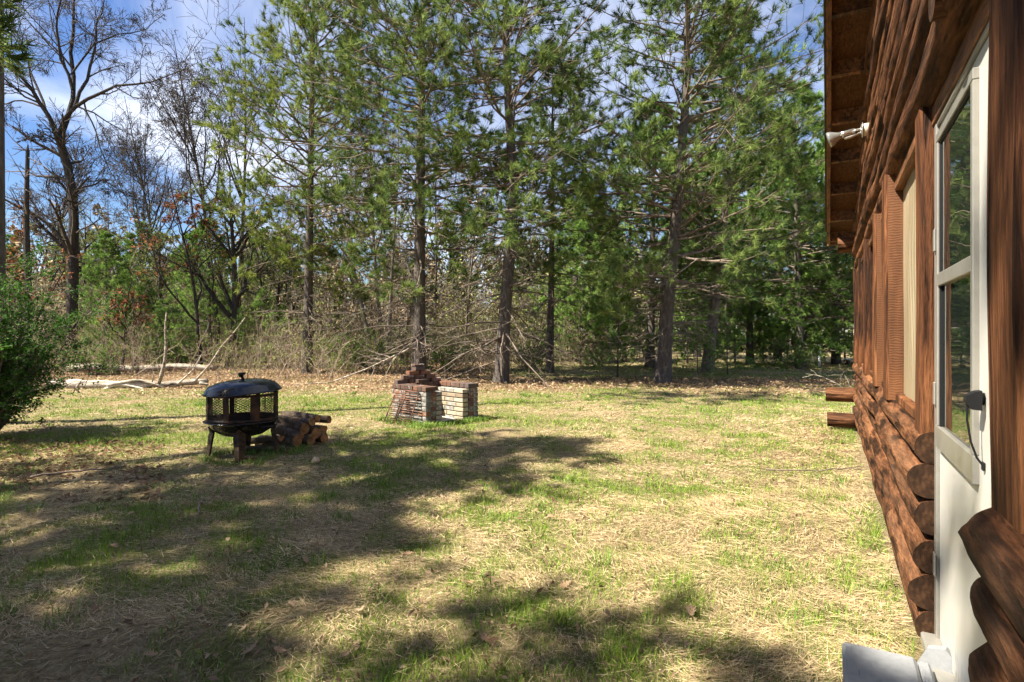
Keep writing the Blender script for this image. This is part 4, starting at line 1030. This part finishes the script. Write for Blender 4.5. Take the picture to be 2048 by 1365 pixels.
# ---- underbrush: thin brown stems that nobody could count
def underbrush():
    rng = np.random.default_rng(101); n = 2600
    y = rng.uniform(16.5, 30, n); px = rng.uniform(-120, 1230, n) ; x = gx(px, y)
    d = fnoise(x * .5, y * .5, 40); k = (d > .42) & ~((px > 950) & (y < 21)) & ~((px < 430) & (y < 18.2)) & ~((px > 700) & (y < 19)); x, y = x[k], y[k]; n = len(x)
    H = rng.uniform(.5, 1.9, n) * (.6 + .9 * d[k]); dr = unit(np.stack([rng.normal(size=n) * .35, rng.normal(size=n) * .35, np.ones(n)], -1)); pts = [np.stack([x, y, np.zeros(n)], -1)]
    for j in range(4): dr = unit(dr + rng.normal(size=dr.shape) * .16); pts.append(pts[-1] + dr * (H / 4)[:, None])
    P = np.stack(pts, 1); R = np.linspace(.009, .004, 5)[None] * rng.uniform(.7, 1.3, (n, 1))
    c = pal(rng, n, (.16, .12, .085), (.36, .29, .21)); mb = MB(); tubes(mb, P, R, 3, c)
    A, Ra = grow(P, R, 4, .25, .7, .4, 2, .15, .02, rng); tubes(mb, A, np.maximum(Ra, .0045), 3, np.repeat(c, 4, 0))
    t = NT('underbrush_stems', .9, .1); t.col(t.vcol()); o = mb.obj('underbrush', [t.m, M_foliage])
    mb2 = MB(); m = 26000; i = rng.integers(0, len(A), m); pos = A[i, -1] + rng.normal(size=(m, 3)) * .06
    g = fnoise(pos[:, 0] * .35, pos[:, 1] * .35, 77); cc = np.where((g > .3)[:, None], pal(rng, m, (.13, .19, .035), (.29, .31, .09)), pal(rng, m, (.24, .15, .08), (.42, .29, .17)))
    leaves(mb2, pos, .055, rng, cc, .2)
    tag(o, 'tangle of thin brown stems under the trees', 'underbrush', None, 'stuff')
    tag(mb2.obj('underbrush_leaves', M_foliage), 'sparse small leaves on the underbrush', 'leaves', None, 'stuff')
underbrush()

# ---- far wood
def far_wood():
    rng = np.random.default_rng(103)
    t = NT('far_wood_stems', .95, .05); t.col(t.vcol()); M_far = t.m
    mb = MB(); n = 170; y = rng.uniform(36, 66, n); x = gx(rng.uniform(-250, 2300, n), y); H = rng.uniform(5, 10.5, n); P = []
    d = unit(np.stack([rng.normal(size=n) * .08, rng.normal(size=n) * .08, np.ones(n)], -1)); pts = [np.stack([x, y, np.zeros(n)], -1)]
    for j in range(6): d = unit(d + rng.normal(size=d.shape) * .06); pts.append(pts[-1] + d * (H / 6)[:, None])
    P = np.stack(pts, 1); R = np.linspace(1, .2, 7)[None] * (H * .0125)[:, None]; c = pal(rng, n, (.15, .125, .10), (.33, .28, .23)); tubes(mb, P, R, 5, c)
    A, Ra = grow(P, R, 9, .22, .7, .42, 3, .14, .07, rng, .5); tubes(mb, A, np.maximum(Ra, .014), 3, np.repeat(c, 9, 0))
    B, Rb = grow(A, Ra, 5, .2, .7, .5, 2, .14, .05, rng, .5); tubes(mb, B, np.maximum(Rb, .010), 3, np.repeat(c, 45, 0))
    m = 66000; i = rng.integers(0, len(B), m); pos = B[i, -1] + rng.normal(size=(m, 3)) * .15; g = fnoise(pos[:, 0] * .07, pos[:, 1] * .07, 7)
    cc = np.where((g > .48)[:, None], pal(rng, m, (.18, .20, .06), (.36, .36, .12)), pal(rng, m, (.25, .19, .12), (.40, .31, .2)))
    leaves(mb, pos, .34, rng, cc, .2)
    n = 800; y = rng.uniform(28, 42, n); x = gx(rng.uniform(-250, 1300, n), y); H = rng.uniform(2.2, 5.5, n)
    d = unit(np.stack([rng.normal(size=n) * .18, rng.normal(size=n) * .18, np.ones(n)], -1)); pts = [np.stack([x, y, np.zeros(n)], -1)]
    for j in range(4): d = unit(d + rng.normal(size=d.shape) * .1); pts.append(pts[-1] + d * (H / 4)[:, None])
    P = np.stack(pts, 1); R = np.linspace(.028, .010, 5)[None].repeat(n, 0); c = pal(rng, n, (.18, .145, .11), (.40, .33, .26)); tubes(mb, P, R, 3, c)
    A, Ra = grow(P, R, 6, .15, .7, .45, 3, .14, .05, rng, .6); tubes(mb, A, np.maximum(Ra, .009), 3, np.repeat(c, 6, 0))
    B, Rb = grow(A, Ra, 3, .15, .7, .5, 2, .14, .03, rng, .6); tubes(mb, B, np.maximum(Rb, .008), 3, np.repeat(c, 18, 0))
    m = 36000; i = rng.integers(0, len(B), m); pos = B[i, -1] + rng.normal(size=(m, 3)) * .08; g = fnoise(pos[:, 0] * .12, pos[:, 1] * .12, 9)
    leaves(mb, pos, .15, rng, np.where((g > .42)[:, None], pal(rng, m, (.17, .19, .055), (.34, .35, .11)), pal(rng, m, (.25, .18, .11), (.40, .30, .19))), .2)
    cm = MB(); n = 60; y = rng.uniform(38, 70, n); px = np.concatenate([rng.uniform(-200, 900, n // 2), rng.uniform(900, 2300, n - n // 2)]); x = gx(px, y)
    for q in range(n):
        H = rng.uniform(5, 10) * (1.0 if px[q] < 700 else 1.35); k = 620; z = H * (1 - rng.uniform(0, 1, k) ** .75 * .93); rad = (H - z) * .3 * rng.uniform(.3, 1.05, k) ** .5 + .15; a = rng.uniform(0, 6.28, k); lay = .5 + .5 * np.sin(z * 5 + q)
        rad *= .75 + .35 * lay; pos = np.stack([x[q] + rad * np.cos(a), y[q] + rad * np.sin(a), z - rad * .12], -1); dd = np.stack([np.cos(a), np.sin(a), np.full(k, .25)], -1)
        needles(cm, pos, unit(dd), 6, .7, .10, .7, rng, pal(rng, k, (.05, .08, .018), (.18, .22, .055)))
    tag(mb.obj('far_wood', M_far), 'hazy mass of bare woodland far behind the lawn', 'woodland', None, 'stuff')
    tag(cm.obj('far_conifers', M_needle), 'distant mass of conifers behind the lawn trees', 'woodland', None, 'stuff')
far_wood()

# ------------------------------------------------------------------ fallen trunk with upright dead branches
ly = 14.4
fl_ = thing('fallen_tree', 'bleached fallen tree trunk with upright dead branches behind the fire pit', 'fallen tree', (gx(110, ly), ly, 0))
def rel(px, py, y): v = to3(px, py, y); return (v[0] - gx(110, ly), v[1] - ly, v[2])
mb = MB(); P = resample([rel(100, 778, ly + .1), rel(190, 780, ly), rel(260, 774, ly), rel(340, 768, ly + .1), rel(416, 762, ly + .3)], 22); P[:, 2] = np.maximum(P[:, 2], .09)
rng = np.random.default_rng(9); tubes(mb, P, np.linspace(.135, .06, 22) * (1 + .12 * rng.normal(size=22)), 10, cap=True); mb.obj('trunk', M_deadwood, fl_)
for pts, r0, r1 in (([(318, 768), (328, 735), (333, 690), (330, 660), (333, 626)], .045, .018), ([(388, 765), (420, 730), (445, 690), (465, 670), (490, 636)], .035, .010), ([(356, 768), (385, 742), (402, 712)], .028, .01),
                    ([(215, 770), (240, 766), (275, 760), (310, 768), (330, 776)], .05, .025), ([(207, 780), (235, 768), (262, 772), (300, 782), (322, 778)], .04, .02), ([(228, 768), (255, 772), (275, 758)], .02, .008), ([(304, 766), (308, 745)], .02, .008), ([(152, 776), (165, 758)], .018, .006), ([(400, 766), (416, 770)], .05, .03), ([(230, 766), (243, 758)], .02, .006)):
    mb = MB(); P = resample([rel(px, py, ly - .08) for px, py in pts], 8); tubes(mb, P, np.linspace(r0, r1, 8) * (1 + .1 * rng.normal(size=8)), 7, cap=True); mb.obj('branch', M_deadwood, fl_)
ly2 = 20.5
fb = MB(); P = resample([to3(140, 722, ly2), to3(220, 718, ly2), to3(330, 716, ly2 + .3), to3(430, 712, ly2 + .5)], 16); P[:, 2] = .14 + .04 * np.sin(np.arange(16) * .7); b0 = P[0].copy(); tubes(fb, P - b0, np.linspace(.16, .11, 16), 9, cap=True)
tag(fb.obj('fallen_log', M_deadwood, None, tuple(b0)), 'long pale log lying far behind the bleached fallen trunk', 'log')
# a low dead bough hanging from the barbecue pine to the ground
hb = MB(); y = 15.6; P = resample([to3(832, 692, 17.2), to3(790, 712, 16.6), to3(730, 740, 16), to3(670, 762, y), to3(640, 775, y), to3(612, 783, 15.2), to3(585, 772, 15)], 18); P[:, 2] = np.maximum(P[:, 2], .04); b0 = np.array([P[0][0], P[0][1], 0.]); tubes(hb, P - b0, np.linspace(.032, .010, 18), 6, cap=True)
rng = np.random.default_rng(12); A, R = grow((P - b0)[None], np.linspace(.03, .01, 18)[None], 14, .15, .7, .2, 4, .12, -.02, rng); tubes(hb, A, np.maximum(R, .004), 4)
tag(hb.obj('dead_bough', M_deadwood, None, tuple(b0)), 'long dead bough curving from the barbecue pine down to the grass', 'branch')

# pipe and marker far right
y = F * CAMH / (712 - HY); pp = thing('white_pipe', 'short white pipe standing in the shade far beyond the lawn', 'pipe', (gx(1639, 24), 24, 0))
mb = MB(); tubes(mb, [[(0, 0, 0), (0, 0, .88)]], [[.055, .055]], 12, cap=True); mb.obj('tube', M_pipe, pp); mb = MB(); tubes(mb, [[(0, 0, .86), (0, 0, .94)]], [[.075, .07]], 12, cap=True); mb.obj('cap', M_pipe, pp)
y2 = 25.5; pp = thing('well_cap', 'small rusty pipe stub with a pale cap beside the far lawn edge', 'pipe', (gx(1694, y2), y2, 0))
mb = MB(); tubes(mb, [[(0, 0, 0), (0, 0, .22)]], [[.11, .11]], 12, cap=True); mb.obj('stub', M_rustgrate, pp); mb = MB(); tubes(mb, [[(0, 0, .22), (0, 0, .29)]], [[.15, .14]], 12, cap=True); mb.obj('cap', M_pipe, pp)
# twig by the cabin corner and stick on the grass
def stick(px0, py0, px1, py1, r, label, seed, rise=.02):
    rng = np.random.default_rng(seed); a = F * CAMH / (py0 - HY); b = F * CAMH / (py1 - HY); p0 = np.array([gx(px0, a), a, 0.015]); p1 = np.array([gx(px1, b), b, .015])
    P = resample([p0, p0 * .6 + p1 * .4 + rng.normal(size=3) * .04, p1], 9); P[:, 2] = .015 + rise * rng.random(9); mb = MB(); tubes(mb, P - p0, np.linspace(r, r * .5, 9), 6, cap=True)
    A, R = grow((P - p0)[None], np.linspace(r, r * .5, 9)[None], 4, .3, .5, .3, 3, .1, .0, rng); A[:, :, 2] = np.maximum(A[:, :, 2], .004); tubes(mb, A, R, 4)
    tag(mb.obj('stick', M_twig, None, tuple(p0)), label, 'stick')
stick(1532, 944, 1722, 938, .008, 'long thin dark stick on the grass pointing at the cabin wall', 3)
stick(400, 1035, 410, 1012, .008, 'short dark curved stick standing out of the shaded grass', 4, .05)
stick(60, 960, 250, 938, .012, 'pale broken stick on the brown litter at the left', 6)
vine = MB(); rng = np.random.default_rng(15); b0 = np.array(to3(1704, 790, 8.6)); P = resample([to3(1704, 790, 8.6), to3(1672, 766, 8.6), to3(1640, 752, 8.7), to3(1612, 748, 8.8)], 10); tubes(vine, P - np.array([b0[0], b0[1], 0]), np.linspace(.005, .002, 10), 4)
P2 = resample([(b0[0], b0[1], 0.0), to3(1704, 790, 8.6), to3(1690, 740, 8.5), to3(1680, 752, 8.5)], 10); tubes(vine, P2 - np.array([b0[0], b0[1], 0]), np.linspace(.006, .002, 10), 4)
A, R = grow(np.stack([P, P2]) - np.array([b0[0], b0[1], 0]), np.full((2, 10), .003), 6, .3, .8, .3, 3, .15, 0, rng); tubes(vine, A, np.full(R.shape, .002), 3)
tag(vine.obj('bare_twig', M_deadwood, None, (b0[0], b0[1], 0)), 'thin bare twig sprouting at the far cabin corner', 'twig')

# ------------------------------------------------------------------ grass and litter
def litmask(x, y):
    e = np.clip((y - 13.2) * .35 + (fnoise(x * .35, y * .35, 17) - .5) * 3.0 + .3, 0, 1)
    return e * np.maximum(np.clip((18.5 - y) / 1.5, 0, 1), np.clip((.2 - x) / 1.4, 0, 1))
def in_cabin(x, y): t = x * SN + y * CS; a = x * CS - y * SN; return (a > .31) & (t < 9.5)
def grass():
    rng = np.random.default_rng(200); mb = MB()
    rings = [(1.4, 2.2, 11000, .0026, 0), (2.2, 3.4, 10500, .0030, 0), (3.4, 5, 6800, .0038, 0), (5, 8, 3000, .0055, 0), (8, 12, 1150, .0085, 0), (12, 18, 430, .013, 0), (18, 27, 170, .02, 0)]
    for y0, y1, den, wd, near in rings:
        w0, w1 = -1.0 * y1 - 1.0, .95 * y1 + .6; n = int((y1 - y0) * (w1 - w0) * den)
        y = rng.uniform(y0, y1, n); x = rng.uniform(w0, w1, n); k = (np.abs(x) < .97 * y + .9) & ~in_cabin(x, y); x, y = x[k], y[k]
        gp = .62 * fnoise(x * .8 + 3, y * .8, 11, 4) + .38 * fnoise(x * 4.5, y * 4.5, 13, 3)         # green patches
        cab = np.clip(1 - (x * CS - y * SN - .31) / -2.2, 0, 1)                                          # straw collects along the cabin
        lit = litmask(x, y)
        lit = np.maximum(lit, np.clip((fnoise(x * .5 + 50, y * .5, 19) - .66) * 8, 0, .8))
        keep = rng.random(len(x)) > lit * .72; x, y, gp, cab, lit = (v[keep] for v in (x, y, gp, cab, lit)); n = len(x)
        far = np.clip((y - 5) / 6, 0, 1)
        pg = np.clip((gp - .50) * 4.6 + .50 + .34 * far - .22 * cab - .3 * lit, .03, .92); green = rng.random(n) < pg
        flow = fnoise(x * .9 + 20, y * .9, 23, 2) * 9.0; az = np.where(green, rng.uniform(0, 6.28, n), flow + rng.normal(size=n) * .75)
        inc = np.where(green, rng.uniform(.7, 1.5, n), np.abs(rng.normal(size=n)) * .20 + .03)
        ln = np.where(green, rng.uniform(.03, .07, n) * (1 + .35 * (gp > .62)), rng.uniform(.035, .10, n)) * (1 + .5 * cab)
        wv = wd * np.where(green, 1.15, .9) * rng.uniform(.7, 1.3, n)
        z0 = gz(x, y) + np.where(green, 0, rng.uniform(0, .028, n)) - .002
        d = np.stack([np.cos(az) * np.cos(inc), np.sin(az) * np.cos(inc), np.sin(inc)], -1); b = np.stack([x, y, z0], -1)
        side = unit(np.stack([-np.sin(az), np.cos(az), np.zeros(n)], -1) + rng.normal(size=(n, 3)) * .3) * (wv / 2)[:, None]
        bend = np.where(green, -.25, -.18)[:, None] * np.array([[0, 0, 1.]]) * ln[:, None] + rng.normal(size=(n, 3)) * (ln * .10)[:, None]
        tip = b + d * ln[:, None] + bend; tip[:, 2] = np.maximum(tip[:, 2], z0 - .004)
        dry = fnoise(x * 2.2 + 70, y * 2.2, 29, 3)[:, None]
        cs = pal(rng, n, (.31, .22, .11), (.76, .61, .36), .22) * (.72 + .5 * dry); cs = cs * (1 - .35 * lit[:, None]) * np.array([1, 1, 1]) 
        cg = pal(rng, n, (.085, .165, .016), (.29, .39, .055), .2); c = np.where(green[:, None], cg, cs)
        if near:
            mid = b + d * (ln * .55)[:, None]; V = np.stack([b - side, b + side, mid + side * .8, mid - side * .8, tip], 1).reshape(-1, 3); i = np.arange(n)[:, None] * 5
            mb.add(V, i + np.array([[0, 1, 2, 3]]), i + np.array([[3, 2, 4]]), np.repeat(c, 5, 0), smooth=False)
        else:
            mb.add(np.stack([b - side, b + side, tip], 1).reshape(-1, 3), None, np.arange(n * 3).reshape(-1, 3), np.repeat(c, 3, 0), smooth=False)
    tag(mb.obj('grass', M_grass), 'dry straw-coloured lawn with fresh green blades', 'grass', None, 'stuff')
grass()
def tufts():
    """Taller clumps of green blades, round the barbecue, the fire pit and scattered over the lawn."""
    rng = np.random.default_rng(210); mb = MB(); C = []
    for _ in range(420):
        y = rng.uniform(1.6, 13) ; x = rng.uniform(-.95 * y, .95 * y)
        if not in_cabin(np.array(x), np.array(y)): C.append((x, y, rng.uniform(.5, 1.0)))
    for s in np.linspace(-.15, 1.15, 46): v = gw(s, -.05 - .12 * rng.random(), 0); C.append((v[0], v[1], .9))
    for s in np.linspace(-.1, .95, 40): v = gw(-.04 - .2 * rng.random(), s, 0); C.append((v[0], v[1], .9))
    for _ in range(26): a = rng.uniform(0, 6.28); C.append((FX + .36 * math.cos(a), FY + .36 * math.sin(a), .9))
    for _ in range(16): C.append((PX + rng.uniform(-.3, .45), PY - .45 + rng.uniform(-.1, .12), 1.2))
    C = np.array(C); K = 26; n = len(C) * K; c = np.repeat(C, K, 0); y = c[:, 1]
    x = c[:, 0] + rng.normal(size=n) * .045; y = y + rng.normal(size=n) * .045; inc = rng.uniform(.75, 1.5, n); az = rng.uniform(0, 6.28, n); ln = rng.uniform(.05, .13, n) * c[:, 2]
    d = np.stack([np.cos(az) * np.cos(inc), np.sin(az) * np.cos(inc), np.sin(inc)], -1); b = np.stack([x, y, gz(x, y) - .004], -1); side = np.stack([-np.sin(az), np.cos(az), 0 * az], -1) * (.0016 + .0003 * y)[:, None]
    mid = b + d * (ln * .55)[:, None]; tip = b + d * ln[:, None] + np.stack([np.cos(az), np.sin(az), -.5 + 0 * az], -1) * (ln * .22)[:, None]
    V = np.stack([b - side, b + side, mid + side * .8, mid - side * .8, tip], 1).reshape(-1, 3); i = np.arange(n)[:, None] * 5
    mb.add(V, i + np.array([[0, 1, 2, 3]]), i + np.array([[3, 2, 4]]), np.repeat(pal(rng, n, (.085, .17, .028), (.27, .35, .08), .2), 5, 0), smooth=False)
    tag(mb.obj('grass_clumps', M_grass), 'taller fresh green grass clumps dotted over the lawn', 'grass', None, 'stuff')
tufts()
def litter():
    rng = np.random.default_rng(220); mb = MB(); n = 60000; y = rng.uniform(12.2, 27, n); x = rng.uniform(-1, 1, n) * (.98 * y)
    k = rng.random(n) < np.clip(litmask(x, y), .02, 1); x, y = x[k], y[k]; n = len(x); pos = np.stack([x, y, gz(x, y) + rng.uniform(.005, .04, n)], -1)
    leaves(mb, pos, .075, rng, pal(rng, n, (.20, .12, .065), (.50, .36, .22), .25), 1.2, .6)
    n = 2600; y = rng.uniform(4.6, 7.6, n); x = gx(rng.uniform(-80, 330, n), y); k = rng.random(n) < np.clip((fnoise(x * 1.1, y * 1.6, 31) - .42) * 5, 0, 1); x, y = x[k], y[k]; n = len(x)
    leaves(mb, np.stack([x, y, gz(x, y) + rng.uniform(.004, .03, n)], -1), .06, rng, pal(rng, n, (.12, .065, .035), (.30, .19, .11), .25), 1.0, .55)
    n = 5200; y = 1.6 + 12 * rng.random(n) ** 1.3; x = rng.uniform(-1, .95, n) * y; k = ~in_cabin(x, y) & (rng.random(n) < np.clip((fnoise(x * .7 + 9, y * .7, 37) - .3) * 3, .08, 1)); x, y = x[k], y[k]; n = len(x)
    leaves(mb, np.stack([x, y, gz(x, y) + rng.uniform(.012, .04, n)], -1), .042, rng, pal(rng, n, (.12, .07, .04), (.42, .30, .19), .25), .6, .45)
    n = 1500; y = rng.uniform(6, 9.5, n); x = y * SN / CS + .2 - np.abs(rng.normal(size=n)) * .5; k = rng.random(n) < .6; x, y = x[k], y[k]; n = len(x)
    leaves(mb, np.stack([x, y, gz(x, y) + rng.uniform(.004, .02, n)], -1), .045, rng, pal(rng, n, (.22, .13, .07), (.42, .29, .18), .25), 1.0, .5)
    tag(mb.obj('leaf_litter', M_dryleaf), 'brown fallen leaves and needles under the trees', 'leaf litter', None, 'stuff')
litter()
# single fallen oak leaves on the lawn
def oak_leaf_mesh(seed):
    rng = np.random.default_rng(seed); u = np.linspace(0, 1, 11); w = .23 * np.sin(np.pi * u ** .8) * (1 + .55 * np.where(np.arange(11) % 2, 1, -1)) + .012; mb = MB(); cu = rng.uniform(.3, .8)
    top = [(a, b, cu * b * b * 2 + .12 * math.sin(a * 5 + seed) * a) for a, b in zip(u, w)]; cen = [(a, 0, .12 * math.sin(a * 5 + seed) * a) for a in u]; bot = [(a, -b, cu * b * b * 2.6 + .12 * math.sin(a * 5 + seed) * a) for a, b in zip(u, w)]
    V = np.array(top + cen + bot); V[:, 0] -= .5; Q = []
    for i in range(10): Q += [(11 + i, 12 + i, i + 1, i), (22 + i, 23 + i, 12 + i, 11 + i)]
    mb.add(V, Q, None, tuple(pal(rng, 1, (.26, .16, .09), (.48, .34, .22), .1)[0])); return mb.mesh('oak_leaf', M_dryleaf)
OL = [oak_leaf_mesh(s) for s in range(7)]; random.seed(5); rngl = np.random.default_rng(230)
spots = [(975, 1298), (735, 1192), (935, 1178), (815, 1120), (865, 945), (630, 1100), (245, 985), (190, 1222), (490, 1268), (560, 1315), (500, 1312), (300, 1318), (455, 1085), (225, 1102), (1000, 1345), (720, 1240), (690, 1325), (50, 1145), (610, 1130), (420, 1325), (1100, 1040), (890, 1010), (1330, 1010), (1210, 985), (1130, 1180), (1380, 1240), (580, 1225), (340, 1345)]
for q, (px, py) in enumerate(spots):
    y = F * CAMH / (py - HY); x = gx(px, y); s = random.uniform(.05, .085)
    o = link('oak_leaf', OL[q % 7], None, (x, y, float(gz(x, y)) + .03), (random.uniform(-.4, .4), random.uniform(-.4, .4), random.uniform(0, 6.28))); o.scale = (s, s, s)
    tag(o, 'single curled tan oak leaf fallen on the lawn grass', 'leaf', 'fallen oak leaves on the lawn')
